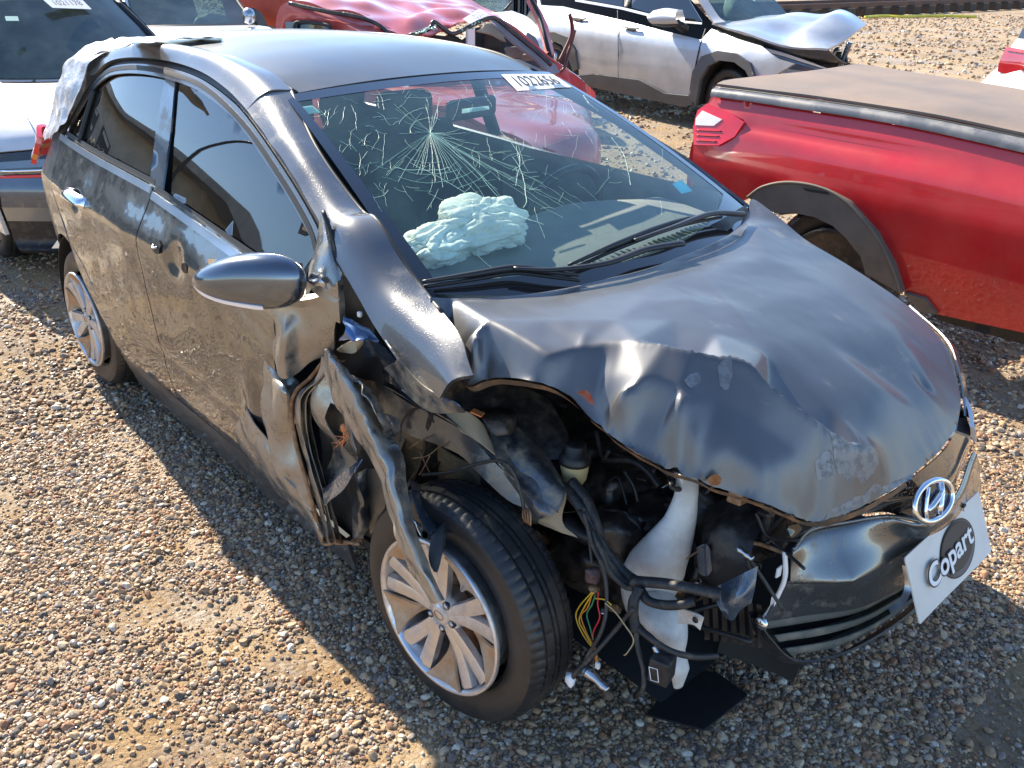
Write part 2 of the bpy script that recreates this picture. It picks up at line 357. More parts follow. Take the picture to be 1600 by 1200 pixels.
def build_gravel():
    rc = bpy.data.collections.new('pebble_sources')
    m_, n, bs = newmat('pebble_stone')
    oi = N(n, 'ShaderNodeObjectInfo')
    r = ramp(n, oi.outputs['Random'], [(0, (.34, .225, .13)), (.18, (.46, .31, .18)), (.34, (.28, .235, .20)), (.47, (.34, .175, .095)), (.58, (.50, .385, .26)), (.74, (.14, .11, .09)), (.84, (.64, .56, .45)), (.91, (.44, .28, .155))])
    r.color_ramp.interpolation = 'CONSTANT'
    t = tex(n, 'NOISE', 2.2, 5); k = ramp(n, t.outputs[0], [(.35, .75), (.7, 1.15)])
    mu = N(n, 'ShaderNodeMix', data_type='RGBA', blend_type='MULTIPLY'); mu.inputs[0].default_value = 1; n.links.new(r.outputs[0], mu.inputs[6]); n.links.new(k.outputs[0], mu.inputs[7])
    n.links.new(mu.outputs[2], bs.inputs['Base Color'])
    q = N(n, 'ShaderNodeMath', operation='FRACT'); q0 = N(n, 'ShaderNodeMath', operation='MULTIPLY'); q0.inputs[1].default_value = 17.3; n.links.new(oi.outputs['Random'], q0.inputs[0]); n.links.new(q0.outputs[0], q.inputs[0])
    rr = ramp(n, q.outputs[0], [(.5, .75), (.9, .28)]); n.links.new(rr.outputs[0], bs.inputs['Roughness'])
    R = random.Random(3)
    for i in range(8):
        bm = bmesh.new(); bmesh.ops.create_icosphere(bm, subdivisions=2, radius=1)
        sx, sy, sz = R.uniform(.8, 1.2), R.uniform(.65, 1.0), R.uniform(.45, .75)
        pl = [(Vector((R.gauss(0, 1), R.gauss(0, 1), R.gauss(0, .8))).normalized(), R.uniform(.6, .85)) for _ in range(7)]
        for v_ in bm.verts:
            p = v_.co.copy()
            for nn, d in pl:
                e = p.dot(nn)-d
                if e > 0: p -= nn*e
            v_.co = Vector((p.x*sx, p.y*sy, p.z*sz))
        me = bpy.data.meshes.new('pebble_source'); bm.to_mesh(me); bm.free(); me.materials.append(m_)
        o = bpy.data.objects.new('pebble_source', me); rc.objects.link(o)
    rs = np.random.RandomState(5); P = []; S = []
    pud = [[at(a, b, z=0)[:2] for a, b in p] for p in PUD]
    # candidates by distance ring; keep what the frame (plus a margin) can show
    def add(nc, r0, r1, s0, s1, keep0, keep1):
        r = np.sqrt(rs.uniform(r0*r0, r1*r1, nc)); a = YAW+rs.uniform(-.75, .75, nc)
        x = CP[0]+r*np.cos(a); y = CP[1]+r*np.sin(a)
        nn = np.array([noise.noise(Vector((p*1.3, q_*1.3, 1.0)))+.55*noise.noise(Vector((p*4, q_*4, 3.0))) for p, q_ in zip(x, y)])
        kp = keep0+(keep1-keep0)*np.clip(.46+nn*2.0, 0, 1)
        under = (np.abs(y) < .9) & (x < .9) & (x > -2.9); kp = np.where(under, np.maximum(kp, .85), kp)
        X = np.stack([x, y], 1)
        for pp in pud: kp = np.where(inpoly(X, pp), kp*.85, kp)
        k = rs.rand(nc) < kp
        sc = s0*np.exp(rs.randn(nc)*.48); sc = np.clip(sc, s0*.45, s1)
        for a_, b_, c_ in zip(x[k], y[k], sc[k]): P.append((a_, b_, gz(a_, b_)-.010+c_*.30)); S.append(c_)
    add(240000, .9, 3.6, .0045, .016, .06, .95)
    add(130000, 3.6, 7.0, .0072, .020, .14, .85)
    add(45000, 7.0, 16.0, .015, .034, .10, .7)
    add(60000, 16.0, 40.0, .026, .06, .12, .7)
    P = np.array(P); S = np.array(S); n_ = len(P)
    me = bpy.data.meshes.new('gravel'); me.vertices.add(n_); me.vertices.foreach_set('co', P.ravel())
    a = me.attributes.new('sc', 'FLOAT', 'POINT'); a.data.foreach_set('value', S)
    a = me.attributes.new('rot', 'FLOAT_VECTOR', 'POINT'); R3 = np.stack([rs.randn(n_)*.35, rs.randn(n_)*.35, rs.rand(n_)*6.28], 1); a.data.foreach_set('vector', R3.ravel())
    a = me.attributes.new('idx', 'INT', 'POINT'); a.data.foreach_set('value', rs.randint(0, 8, n_).astype(np.int32))
    o = link('gravel', me); o['kind'] = 'stuff'; o['label'] = 'loose mixed gravel covering the yard ground around the cars'
    g = bpy.data.node_groups.new('scatter', 'GeometryNodeTree'); g.interface.new_socket('Geometry', in_out='INPUT', socket_type='NodeSocketGeometry'); g.interface.new_socket('Geometry', in_out='OUTPUT', socket_type='NodeSocketGeometry')
    gi = g.nodes.new('NodeGroupInput'); go = g.nodes.new('NodeGroupOutput'); ip = g.nodes.new('GeometryNodeInstanceOnPoints'); ci = g.nodes.new('GeometryNodeCollectionInfo')
    ci.inputs[0].default_value = rc; ci.inputs[1].default_value = True; ci.inputs[2].default_value = True
    def na(nm, ty):
        q_ = g.nodes.new('GeometryNodeInputNamedAttribute'); q_.data_type = ty; q_.inputs[0].default_value = nm; return q_.outputs[0]
    g.links.new(gi.outputs[0], ip.inputs['Points']); g.links.new(ci.outputs[0], ip.inputs['Instance']); ip.inputs['Pick Instance'].default_value = True
    g.links.new(na('idx', 'INT'), ip.inputs['Instance Index']); g.links.new(na('rot', 'FLOAT_VECTOR'), ip.inputs['Rotation']); g.links.new(na('sc', 'FLOAT'), ip.inputs['Scale'])
    g.links.new(ip.outputs[0], go.inputs[0]); md = o.modifiers.new('scatter', 'NODES'); md.node_group = g
build_gravel()

# ================================================================ the wrecked grey hatchback
CAR = thing('wrecked_hatchback', 'dark grey hatchback with crushed front end, buckled bonnet and shattered windscreen', 'car', (-1.2, 0, 0))
def sub(name, *a, **k): pass
ORIG = CAR.location.copy()
def P_(o):                                   # hang a part built in world coordinates on the car
    o.parent = CAR; o.matrix_parent_inverse = Matrix.Translation(-ORIG); return o
PW = [(.0, .70), (.10, .73), (.2, .762), (.3, .788), (.5, .815), (.68, .828), (.82, .834), (.875, .833), (.91, .815), (.97, .778), (1.03, .748), (1.2, .668), (1.31, .612), (1.36, .582), (1.40, .546), (1.43, .50), (1.45, .45), (1.5, .3)]
_pz = np.linspace(0, 1.5, 600); _pw = np.interp(_pz, [p[0] for p in PW], [p[1] for p in PW]); _k = np.exp(-np.linspace(-2, 2, 17)**2); _k /= _k.sum()
_pw = np.convolve(np.pad(_pw, 8, mode='edge'), _k, 'valid')
def W(x, z):
    return float(np.interp(z, _pz, _pw))*(1-.10*max(0, (-2.0-x))**2-.35*max(0, -2.72-x)-.16*max(0, x+.2)**2)
fside = lambda P: P[1]+W(P[0], P[2])
def S2(px, py):
    p = hit(px, py, fside); return (float(p[0]), float(p[2]))
def S3(px, py, o=0):
    p = hit(px, py, fside); return (float(p[0]), float(p[1])-o, float(p[2]))
def side(off=0, sg=-1): return lambda x, z: (x, sg*(W(x, z)+off), z)
def door_emb(x, z):
    d = 0
    d -= .006*math.exp(-((z-.44+.03*(x+1.4))/.02)**2)*(1 if -1.9 < x < -.95 else 0)
    d += .005*nz3(x, z, 0, 3.2, 2)+.0022*nz3(x, z, 1, 9)
    d += .012*math.exp(-((x+.86)/.05)**2)*math.exp(-((z-.5)/.2)**2)-.004*math.exp(-((x+.78)/.06)**2-((z-.47)/.13)**2)
    if x > -1.1: d += .009*(x+1.1)/.4*nz3(x*1.2, z*2.4, 4, 5)
    for hx, hz, r, dp in ((-1.30, .865, .065, .020), (-2.20, .865, .06, .016)): d -= dp*math.exp(-(((x-hx)/r)**2+((z-hz)/(r*.72))**2)**2)
    return (x, -(W(x, z)+d), z)
arch = [(-2.5+.352*math.cos(a), .31+.352*math.sin(a)) for a in np.radians(np.linspace(-12, 195, 30))]
Gtop = [(-2.585, 1.055), (-2.52, 1.13), (-2.44, 1.215), (-2.363, 1.285), (-2.29, 1.325), (-2.216, 1.35), (-2.10, 1.368), (-1.962, 1.38), (-1.85, 1.385), (-1.732, 1.386), (-1.58, 1.383), (-1.437, 1.372), (-1.27, 1.347), (-1.122, 1.313)]
Rsh = [(-2.57, .98), (-2.54, .90), (-2.475, .78), (-2.425, .66), (-2.385, .55), (-2.292, .443), (-2.19, .34), (-2.135, .262)]
sf = [(-.50, .10), (-1.0, .085), (-1.6, .085), (-2.12, .11)]+arch+[(-2.87, .20), (-2.93, .30), (-2.95, .50), (-2.955, .70), (-2.94, .90), (-2.91, .98), (-2.86, 1.08), (-2.79, 1.19), (-2.73, 1.27), (-2.60, 1.29), (-2.45, 1.29), (-2.363, 1.285)]+Gtop[:3][::-1]+Rsh+[(-1.6, .255), (-1.0, .255), (-.62, .262), (-.46, .262)]
def frame_emb(x, z):
    d = .0015*nz3(x, z, 0, 6)
    if x < -2.6 and z > .9: d += .02*nz3(x, z, 2, 6)*min(1, (-2.6-x)/.2)
    return (x, -(W(x, z)+d), z)
P_(solid(panel('side_frame', sf, frame_emb, M['paint'], None, .026), .012, -1))
ro = [(x, -W(x, z), z) for x, z in [(-2.73, 1.268), (-2.60, 1.288), (-2.45, 1.288)]+Gtop[3:]]
zr = lambda x: float(np.interp(x, [-2.75, -2.55, -2.3, -2.0, -1.7, -1.45, -1.25, -1.10, -1.0], [1.375, 1.412, 1.437, 1.45, 1.452, 1.446, 1.428, 1.402, 1.385]))-.030-.0
ri = [(x, -.478, zr(x)-(.012*max(0, (x+1.2)/.15))) for x in np.linspace(-2.70, -1.075, len(ro))]
ri[-1] = (-1.078, -.492, 1.360)
rm = [tuple(np.array(p)*.45+np.array(q)*.55+np.array((0, -.014, .020))) for p, q in zip(ro, ri)]
P_(solid(loft('roof_rail', [ro, rm, ri], 60, 14, M['paint'], nz=.0015, nf=5), .012, -1))
rd = [(-2.565, 1.045)]+[(x+.006, z) for x, z in Rsh]+[(-1.583, .262), (-1.583, 1.022)]
P_(solid(panel('rear_door', rd, door_emb, M['door'], None, .022), .02))
fd = [(-1.577, 1.022), (-1.577, .262), (-1.0, .262), (-.80, .275), (-.775, .40), (-.71, .56), (-.675, .74), (-.645, .89), (-.60, .965), (-.955, .980), (-1.3, 1.01)]
P_(solid(panel('front_door', fd, door_emb, M['door'], None, .02), .02))
# window glass, dark quarter glass, pillar cover, seals
fgl = [S2(*p) for p in ((262, 305), (268, 200), (276, 115), (300, 121), (330, 137), (380, 190), (430, 262), (470, 333), (490, 385), (486, 412))]; fgl = [(fgl[0][0], 1.022)]+fgl[1:-1]+[(-.60, .965), (-1.0, .985)]
rgl = [(-1.61, 1.032), (-1.70, 1.2), (-1.765, 1.375), (-2.08, 1.362), (-2.24, 1.338), (-2.33, 1.26), (-2.34, 1.06)]
qgl = [(-2.36, 1.06), (-2.355, 1.235), (-2.45, 1.165), (-2.555, 1.05)]
P_(panel('front_window_glass', fgl, side(-.012), M['tint'], None, .04)); P_(panel('rear_window_glass', rgl, side(-.012), M['tint'], None, .04))
P_(panel('quarter_glass', qgl, side(-.012), M['tint'], None, .04))
Gl = Gtop[1:]+[(-.827, 1.214), (-.603, 1.122), (-.53, 1.075)]
def ringstrip(name, curve, d0, d1, off, m_, th=.006):
    A = cr([(a, b, 0) for a, b in curve], 60)[:, :2]; T = np.gradient(A, axis=0); T /= np.linalg.norm(T, axis=1)[:, None]; Nn = np.stack([T[:, 1], -T[:, 0]], 1)
    e = side(off); rows = [[e(*(p+n_*d)) for p, n_ in zip(A, Nn)] for d in (d0, (d0+d1)/2, d1)]
    o = loft(name, rows, 60, 4, m_); solid(o, th); return P_(o)
ringstrip('door_window_frame', Gl, .014, .045, .002, M['paint'])
ringstrip('door_seal', Gl, -.006, .014, -.004, M['seal'], .01)
ringstrip('window_seal', [(-2.56, 1.06), (-2.45, 1.178), (-2.35, 1.262), (-2.25, 1.318), (-2.10, 1.345), (-1.962, 1.357), (-1.73, 1.362), (-1.44, 1.347), (-1.14, 1.287), (-.86, 1.195), (-.64, 1.105), (-.56, 1.05)], -.004, .010, .004, M['seal'], .006)
bp = [(-1.577, 1.02), (-1.625, 1.03), (-1.70, 1.2), (-1.765, 1.365), (-1.70, 1.365), (-1.665, 1.33), (-1.585, 1.2), (-1.52, 1.03)]
P_(solid(panel('pillar_cover', bp, side(-.003), M['bluepart'], None, .04), .006))
P_(tube('quarter_divider', [side(-.004)(x, z) for x, z in ((-2.35, 1.055), (-2.35, 1.15), (-2.345, 1.24))], .010, M['seal']))
for nm, a, b in (('belt_trim', -2.59, -1.59), ('belt_trim', -1.57, -.64)):
    xs = np.linspace(a, b, 12); zz = lambda x: 1.052-.020*(x+2.59) if x < -1.58 else 1.030-.062*(x+1.57)/.93-.012
    P_(solid(loft(nm, [[(x, -(W(x, zz(x)-d)+.006), zz(x)-d) for x in xs] for d in (0, .010, .022)], 14, 4, M['alu']), .006))
    P_(loft('window_ledge_seal', [[(x, -(W(x, zz(x)+d)-.002), zz(x)+d) for x in xs] for d in (0, .018)], 14, 3, M['seal']))
# door handle (rear), bare handle recess (front)
hx, hz = -2.205, .895
def hrow(dz, dy): return [(hx+dx, -(W(hx+dx, hz+dz)+dy*s), hz+dz-.01*abs(dx)/.1) for dx, s in ((-.105, .05), (-.09, .7), (-.03, 1), (.04, 1), (.10, .7), (.118, .05))]
P_(solid(loft('door_handle', [hrow(.018, .012), hrow(.010, .034), hrow(-.008, .036), hrow(-.018, .014)], 20, 8, M['chrome']), .004))
for (hx2, hz2, sx, sz) in ((-1.415, .882, .035, .022), (-1.20, .868, .022, .016)):
    q = [(hx2+sx*math.cos(a)*(1 if i % 2 else .8), hz2+sz*math.sin(a)) for i, a in enumerate(np.linspace(0, 6.28, 13)[:-1])]
    P_(panel('handle_hole', q, lambda x, z: (x, -(W(x, z)+.0035), z), M['seal'], None, .02))
P_(tube('lock_rod', [side(.006)(-1.43, .885), side(.012)(-1.415, .88), side(.006)(-1.40, .885)], .004, M['alu']))
# roof
zc = lambda x: float(np.interp(x, [-2.75, -2.55, -2.3, -2.0, -1.7, -1.45, -1.25, -1.10, -1.0], [1.375, 1.412, 1.437, 1.45, 1.452, 1.446, 1.428, 1.402, 1.385]))
rows = []
for y in np.linspace(-.475, .475, 15):
    u = y/.475; x0 = -1.075+.045*(1-u*u); x1 = -2.66-.06*(1-u*u)
    rows.append([(x, y*(1 if x > -2.3 else 1-.05*(-2.3-x)), min(zc(x), 9)-.026*abs(u)**2.4-(.012*max(0, (x+1.2)/.15)*(u*u))) for x in np.linspace(x0, x1, 14)])
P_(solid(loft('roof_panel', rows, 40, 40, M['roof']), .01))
for sg in (-1, 1):
    P_(tube('roof_seam', [(x, sg*.478, zc(x)-.030-(.012*max(0, (x+1.2)/.15))) for x in np.linspace(-2.6, -1.08, 10)], .008, M['seal']))
# left side, simpler
sl_ = [(-.1, .12)]+[(-2.12, .11)]+arch+[(-2.87, .20), (-2.93, .30), (-2.955, .70), (-2.91, .98), (-2.72, 1.27), (-2.60, 1.36), (-2.3, 1.40), (-1.9, 1.405), (-1.5, 1.40), (-1.25, 1.38), (-1.09, 1.335), (-.80, 1.215), (-.55, 1.12), (-.28, .97), (0, .86), (.12, .78), (.25, .56), (0, .66), (-.25, .56), (-.355, .31)]
hole = [(-2.56, 1.06), (-2.36, 1.27), (-2.21, 1.34), (-1.73, 1.37), (-1.27, 1.335), (-.85, 1.20), (-.55, 1.06), (-.5, .975), (-1.55, 1.03)]
P_(solid(panel('left_side_frame', sl_, side(0, 1), M['paint'], None, .05, [hole]), .012, 1))
M['lighttint'] = glassmat('light_window_glass', (.75, .80, .80), 0, .02, .8)
P_(panel('left_window_glass', hole, side(-.01, 1), M['lighttint'], None, .06))
P_(box('left_pillar_cover', (-1.58, .655, 1.20), (.07, .02, .34), M['seal'], rx=math.radians(24)))
# A pillar with the buckled stub of the wing below it
Or = [(-1.122, -.610, 1.313), (-.827, -.660, 1.214), (-.603, -.704, 1.122)]+Y3([(520, 388, -.728), (560, 460, -.748), (600, 525, -.765), (650, 592, -.782), (692, 622, -.79)])
Ir = [(-1.078, -.492, 1.360), (-.80, -.578, 1.245), (-.55, -.612, 1.14)]+Y3([(592, 350, -.632), (655, 447, -.650), (692, 492, -.685), (724, 535, -.715), (740, 590, -.75)])
def mid(a, b, k): return [tuple(np.array(p)*.5+np.array(q)*.5+np.array((0, -.62, .75))*k) for p, q in zip(a, b)]
P_(solid(loft('a_pillar', [Or, mid(Or, Ir, .020), Ir], 60, 12, M['paint'], nz=.004, nf=9), .01))
P_(tube('pillar_trim', [tuple(np.array(p)+np.array((0, -.002, .006))) for p in Ir[:6]], .006, M['seal']))
flap = [Y3([(600, 525, -.768), (650, 592, -.785), (692, 622, -.793)]), Y3([(620, 560, -.80), (665, 607, -.80), (712, 632, -.79)]), Y3([(600, 575, -.77), (665, 640, -.785), (725, 645, -.77)])]
P_(solid(loft('wing_stub', flap, 16, 10, M['apron'], nz=.004), .003))
# windscreen in its own (u, v): u across -1..1, v 0 at the roof .. 1 at the cowl
def WS(u, v, o=0):
    a = np.array((-1.062+.045*(1-u*u), .527*u, 1.358+.028*(1-u*u))); b = np.array((-.255+.225*(1-u*u), .648*u, 1.012-.034*(1-u*u)))
    p = a+(b-a)*v; n_ = np.array((.38, .25*u, .90)); return tuple(p+n_*(.020*4*v*(1-v)+o))
_gu, _gv = np.meshgrid(np.linspace(-1, 1, 121), np.linspace(0, 1, 81)); _ws = np.array([WS(a, b) for a, b in zip(_gu.ravel(), _gv.ravel())]); _d = _ws-CP
_pp = np.stack([800+FOC*(_d@CR)/(_d@CF), 600-FOC*(_d@CU)/(_d@CF)], 1); _uv = np.stack([_gu.ravel(), _gv.ravel()], 1)
def WU(px, py):
    d2 = ((_pp-(px, py))**2).sum(1); k = np.argsort(d2)[:6]; w_ = 1/(d2[k]+1e-3); return tuple((_uv[k]*w_[:, None]).sum(0)/w_.sum())
outl = [(-1, 0), (-.5, 0), (0, 0), (.5, 0), (1, 0), (1, 1), (.5, 1), (0, 1), (-.5, 1), (-1, 1)]
inn = [(-.955, .05), (0, .045), (.955, .05), (.95, .90), (.55, .915), (0, .92), (-.55, .925), (-.93, .95)]
P_(panel('windscreen', outl, lambda u, v: WS(u, v), M['glass'], None, .05))
P_(panel('windscreen_border', outl, lambda u, v: WS(u, v, .0012), M['frit'], None, .05, [inn]))
def stickquad(name, px, m_, off):
    q = [WU(*p) for p in px]; return P_(panel(name, q, lambda u, v: WS(u, v, off), m_, None, .05))
stickquad('windscreen_label', [(782, 117), (866, 113), (893, 137), (808, 143)], M['paper'], .0022)
stickquad('inspection_sticker', [(466, 166), (488, 163), (500, 174), (477, 178)], mat('pale_sticker', (.35, .62, .55), .6), -.004)
stickquad('mirror_bracket_strip', [(722, 168), (764, 163), (766, 169), (722, 175)], mat('pale_strip', (.5, .65, .55), .6), -.004)
stickquad('small_blue_sticker', [(1051, 285), (1066, 279), (1082, 296), (1066, 301)], mat('blue_sticker', (.02, .35, .55), .6), -.004)
def text(name, s, o, xd, yd, h, m_, off=0, ext=0, parent=CAR, sx=1, align='CENTER', wd=None):
    xd = Vector(xd).normalized(); n_ = xd.cross(Vector(yd)).normalized(); yv = n_.cross(xd)
    c = bpy.data.curves.new(name, 'FONT'); c.body = s; c.size = h/.72; c.align_x = align; c.align_y = 'CENTER'; c.offset = off; c.extrude = ext; c.materials.append(m_)
    t = bpy.data.objects.new(name, c); COL.objects.link(t)
    bpy.context.view_layer.update(); me = bpy.data.meshes.new_from_object(t.evaluated_get(bpy.context.evaluated_depsgraph_get())); bpy.data.objects.remove(t)
    t = bpy.data.objects.new(name, me); COL.objects.link(t)
    if wd:
        co = np.array([tuple(q.co) for q in me.vertices]); lo, hi = co.min(0), co.max(0); c0 = (lo+hi)/2; k_ = wd/(hi[0]-lo[0]); ky = h/(hi[1]-lo[1]); sx = 1
        for q in me.vertices: q.co = ((q.co.x-c0[0])*k_, (q.co.y-c0[1])*ky, q.co.z)
    if not me.materials: me.materials.append(m_)
    t.matrix_world = Matrix((( *(xd*sx), 0), (*yv, 0), (*n_, 0), (0, 0, 0, 1))).transposed(); t.location = o
    if parent is CAR: P_(t)
    elif parent is not None: t.parent = parent; t.matrix_parent_inverse = parent.matrix_basis.inverted()
    return t
u0, v0 = WU(842, 127); A_ = np.array(WS(u0, v0, .004)); B_ = np.array(WS(u0+.1, v0, .004)); C_ = np.array(WS(u0, v0-.05, .004))
LQ = [np.array(WU(*p)) for p in ((782, 117), (866, 113), (893, 137), (808, 143))]
t_ = text('label_number', '1022656', (0, 0, 0), (1, 0, 0), (0, 1, 0), 1.0, M['ink'], .0, wd=1.0, parent=None)
for q in t_.data.vertices:
    a, b = .5+q.co.x*.76, .46-q.co.y*.64; u, v = (LQ[0]*(1-a)+LQ[1]*a)*(1-b)+(LQ[3]*(1-a)+LQ[2]*a)*b; q.co = WS(u, v, .0042)
t_.matrix_world = Matrix(); P_(t_)
t_ = text('label_small_print', 'LOTE', (0, 0, 0), (1, 0, 0), (0, 1, 0), 1.0, M['greyink'], .0, wd=1.0, parent=None) if False else None
# cracks in the glass: fine raised lines
def cracks():
    parts = []; R = random.Random(11)
    def line(px, r=.00042):          # traced over the glass surface itself
        P = []
        for a, b in px:
            u, v = WU(a, b)
            if abs(u) < .95 and .045 < v < .92: P.append(WS(u, v, .0015))
        if len(P) > 2: parts.append(tube_data(cr(P, len(P)*2), r*.8, 3, False))
    def wig(p, ang, L, st=9, j=.12):
        x, y = p; out = [p]
        for i in range(max(2, int(L/st))): ang += R.gauss(0, j); x += math.cos(ang)*st; y += math.sin(ang)*st*.8; out.append((x, y))
        return out
    c0 = (672, 208)
    for k in range(24):                       # fan under the impact, like spokes
        a = math.radians(38+k*4.6+R.uniform(-1, 1)); line(wig(c0, a, R.uniform(75, 130), 12, .02), .0005)
    for k in range(16): line(wig(c0, math.radians(R.uniform(170, 380)), R.uniform(25, 90), 8, .12), .0005)
    for k in range(12): line(wig(c0, math.radians(R.uniform(20, 55)), R.uniform(150, 300), 14, .04), .0004)
    for rr, a0, a1 in ((60, 75, 130), (84, 60, 125), (100, 50, 118), (40, 95, 160), (118, 40, 70), (30, 180, 300), (50, 200, 260)):
        line([(c0[0]+rr*math.cos(math.radians(a))*1.05, c0[1]+rr*.78*math.sin(math.radians(a))) for a in np.linspace(a0, a1, 10)], .0006)
    for cx, cy, s, n_ in ((520, 190, 26, 16), (560, 230, 24, 16), (575, 300, 26, 18), (610, 275, 18, 8), (805, 262, 26, 12), (870, 180, 24, 8), (640, 150, 22, 10), (745, 145, 30, 12), (590, 170, 22, 10), (760, 250, 24, 10), (960, 270, 20, 6), (850, 300, 26, 8), (700, 300, 22, 6)):
        for k in range(n_): line(wig((cx+R.gauss(0, s), cy+R.gauss(0, s*.7)), R.uniform(0, 6.28), R.uniform(14, 50), 7, .22), .00034)
    for k in range(34): line(wig((R.uniform(520, 1040), R.uniform(140, 330)), R.choice((1.3, 1.5, 1.7, .6, 2.6)), R.uniform(20, 70), 9, .1), .00034)
    for pl in ([(690, 215), (745, 270), (800, 330), (850, 352)], [(640, 255), (700, 285), (760, 320), (830, 345)], [(780, 205), (800, 225), (812, 250), (805, 290)], [(905, 140), (918, 160), (935, 175)], [(955, 215), (975, 245), (985, 290)], [(745, 400), (762, 414), (778, 428)], [(615, 262), (640, 266), (680, 266), (702, 262)], [(800, 245), (815, 270), (822, 310), (818, 326)]): line([tuple(p[:2]) for p in cr([(*q, 0) for q in pl], 14)], .0007)
    V, F = merge(parts); o = mesh('glass_crack', V, F, M['crack']); o['kind'] = 'stuff'; P_(o)
cracks()
# wipers
def WP(pts): return [tuple(np.array(WS(*WU(a, b), o))) for a, b, o in pts]
def wiper(arm, blade):
    P_(tube('wiper_arm', WP(arm), [.013, .011, .009, .007], M['black'], None, 40, 8, .7))
    b = WP(blade); P_(tube('wiper_blade', b, [.004, .008, .010, .008, .004], M['black'], None, 40, 8)); P_(tube('wiper_rubber', [tuple(np.array(p)+np.array((.004, 0, -.012))) for p in b], .005, M['seal'], None, 30, 6))
wiper([(1152, 350, .035), (1100, 353, .045), (1040, 376, .045), (985, 392, .035)], [(1118, 345, .03), (1050, 360, .03), (965, 392, .03), (886, 424, .022)])
wiper([(1055, 400, .045), (1000, 410, .045), (940, 432, .045), (860, 440, .04), (800, 436, .035)], [(660, 450, .02), (735, 440, .026), (800, 433, .03), (850, 437, .03), (900, 443, .026)])
cow = [Y3([(655, 452, -.66), (760, 452, -.44), (880, 434, -.2), (1000, 400, .05), (1110, 352, .35), (1165, 320, .62)]), [(-.19, -.655, .965), (-.10, -.45, .955), (-.02, -.2, .95), (.0, .05, .95), (-.05, .35, .955), (-.2, .64, .965)], [(-.10, -.66, .90), (0, -.45, .90), (.06, -.2, .90), (.08, .05, .90), (.04, .35, .90), (-.1, .64, .90)]]
P_(solid(loft('cowl', cow, 30, 10, M['black'], nz=.004, nf=12), .006))
P_(solid(loft('cowl_corner', [Y3([(1128, 322, .60), (1150, 330, .62), (1168, 322, .66)]), Y3([(1100, 380, .40), (1140, 372, .46), (1160, 345, .55)])], 8, 8, M['alu'], nz=.004), .004))

# ---------------------------------------------------------------- the buckled bonnet: a height field through measured points
EDG = [(672, 465, 1.03), (730, 466, 1.012), (800, 462, 1.0), (865, 454, .998), (930, 440, .998), (1000, 421, .998), (1060, 399, 1.0), (1110, 376, 1.0), (1160, 349, 1.0), (1170, 330, 1.015), (1176, 311, 1.035), (1215, 338, 1.01), (1260, 375, .97), (1320, 411, .93), (1380, 450, .89), (1430, 487, .845), (1470, 530, .80), (1487, 560, .77), (1497, 600, .745), (1501, 630, .735), (1494, 665, .73), (1470, 702, .73), (1440, 730, .73), (1400, 762, .73), (1350, 790, .73), (1310, 806, .73), (1270, 815, .725), (1232, 802, .76), (1190, 785, .79), (1140, 768, .80), (1090, 750, .82), (1045, 732, .83), (1000, 710, .85), (965, 688, .865), (930, 660, .88), (900, 630, .905), (870, 608, .93), (830, 595, .945), (790, 590, .93), (760, 592, .915), (735, 602, .90), (715, 585, .905), (700, 560, .92), (684, 530, .95), (675, 500, .99)]
RIDGE = [[(690, 482, 1.04), (708, 502, 1.025), (730, 522, .998)], [(730, 522, .998), (762, 545, 1.006), (800, 567, 1.0), (832, 583, .99), (861, 596, .985)],
         [(861, 596, .985), (910, 603, .985), (950, 598, .985), (1000, 592, .985), (1040, 598, .98), (1062, 606, .975)],
         [(1062, 606, .975), (1064, 640, .955), (1066, 680, .915), (1070, 712, .875), (1073, 738, .845)],
         [(905, 545, 1.0), (960, 535, 1.014), (1000, 531, 1.028), (1049, 539, 1.033), (1112, 553, 1.021), (1169, 571, 1.004), (1200, 597, .981), (1232, 624, .955), (1275, 652, .922), (1322, 684, .880), (1375, 714, .818)],
         [(885, 617, .932), (930, 632, .922), (980, 640, .920), (1040, 646, .924)],
         [(1060, 565, .988), (1112, 580, .978), (1160, 600, .959), (1215, 645, .913), (1265, 677, .877), (1322, 712, .832)],
         [(720, 560, .945), (780, 580, .955), (850, 602, .955)], [(1222, 752, .834), (1213, 770, .812), (1205, 782, .80)]]
INN = [(760, 500, 1.022), (850, 500, 1.018), (900, 480, 1.012), (960, 460, 1.012), (860, 555, .998), (930, 530, 1.01), (965, 500, 1.02), (800, 520, 1.015),
       (960, 680, .868), (1020, 700, .862), (1100, 715, .868), (1090, 700, .905),
       (1120, 625, .948), (1180, 660, .912), (1250, 710, .858), (1320, 745, .802), (1140, 700, .885), (1190, 735, .850), (1260, 765, .792), (1300, 785, .762),
       (1050, 500, 1.008), (1090, 470, 1.012), (1120, 520, 1.0), (1180, 480, .993), (1200, 545, .975), (1280, 530, .945), (1300, 620, .90), (1380, 600, .878), (1370, 670, .842), (1440, 640, .80), (1430, 690, .775), (1130, 420, 1.005), (1200, 400, .995), (1300, 450, .955), (1400, 520, .885), (1440, 570, .835), (1180, 350, 1.012), (1005, 470, 1.016), (1030, 440, 1.01), (1460, 600, .79), (1475, 650, .762), (1390, 740, .768)]
E3 = cr([at(a, b, z=c) for a, b, c in EDG], 210)
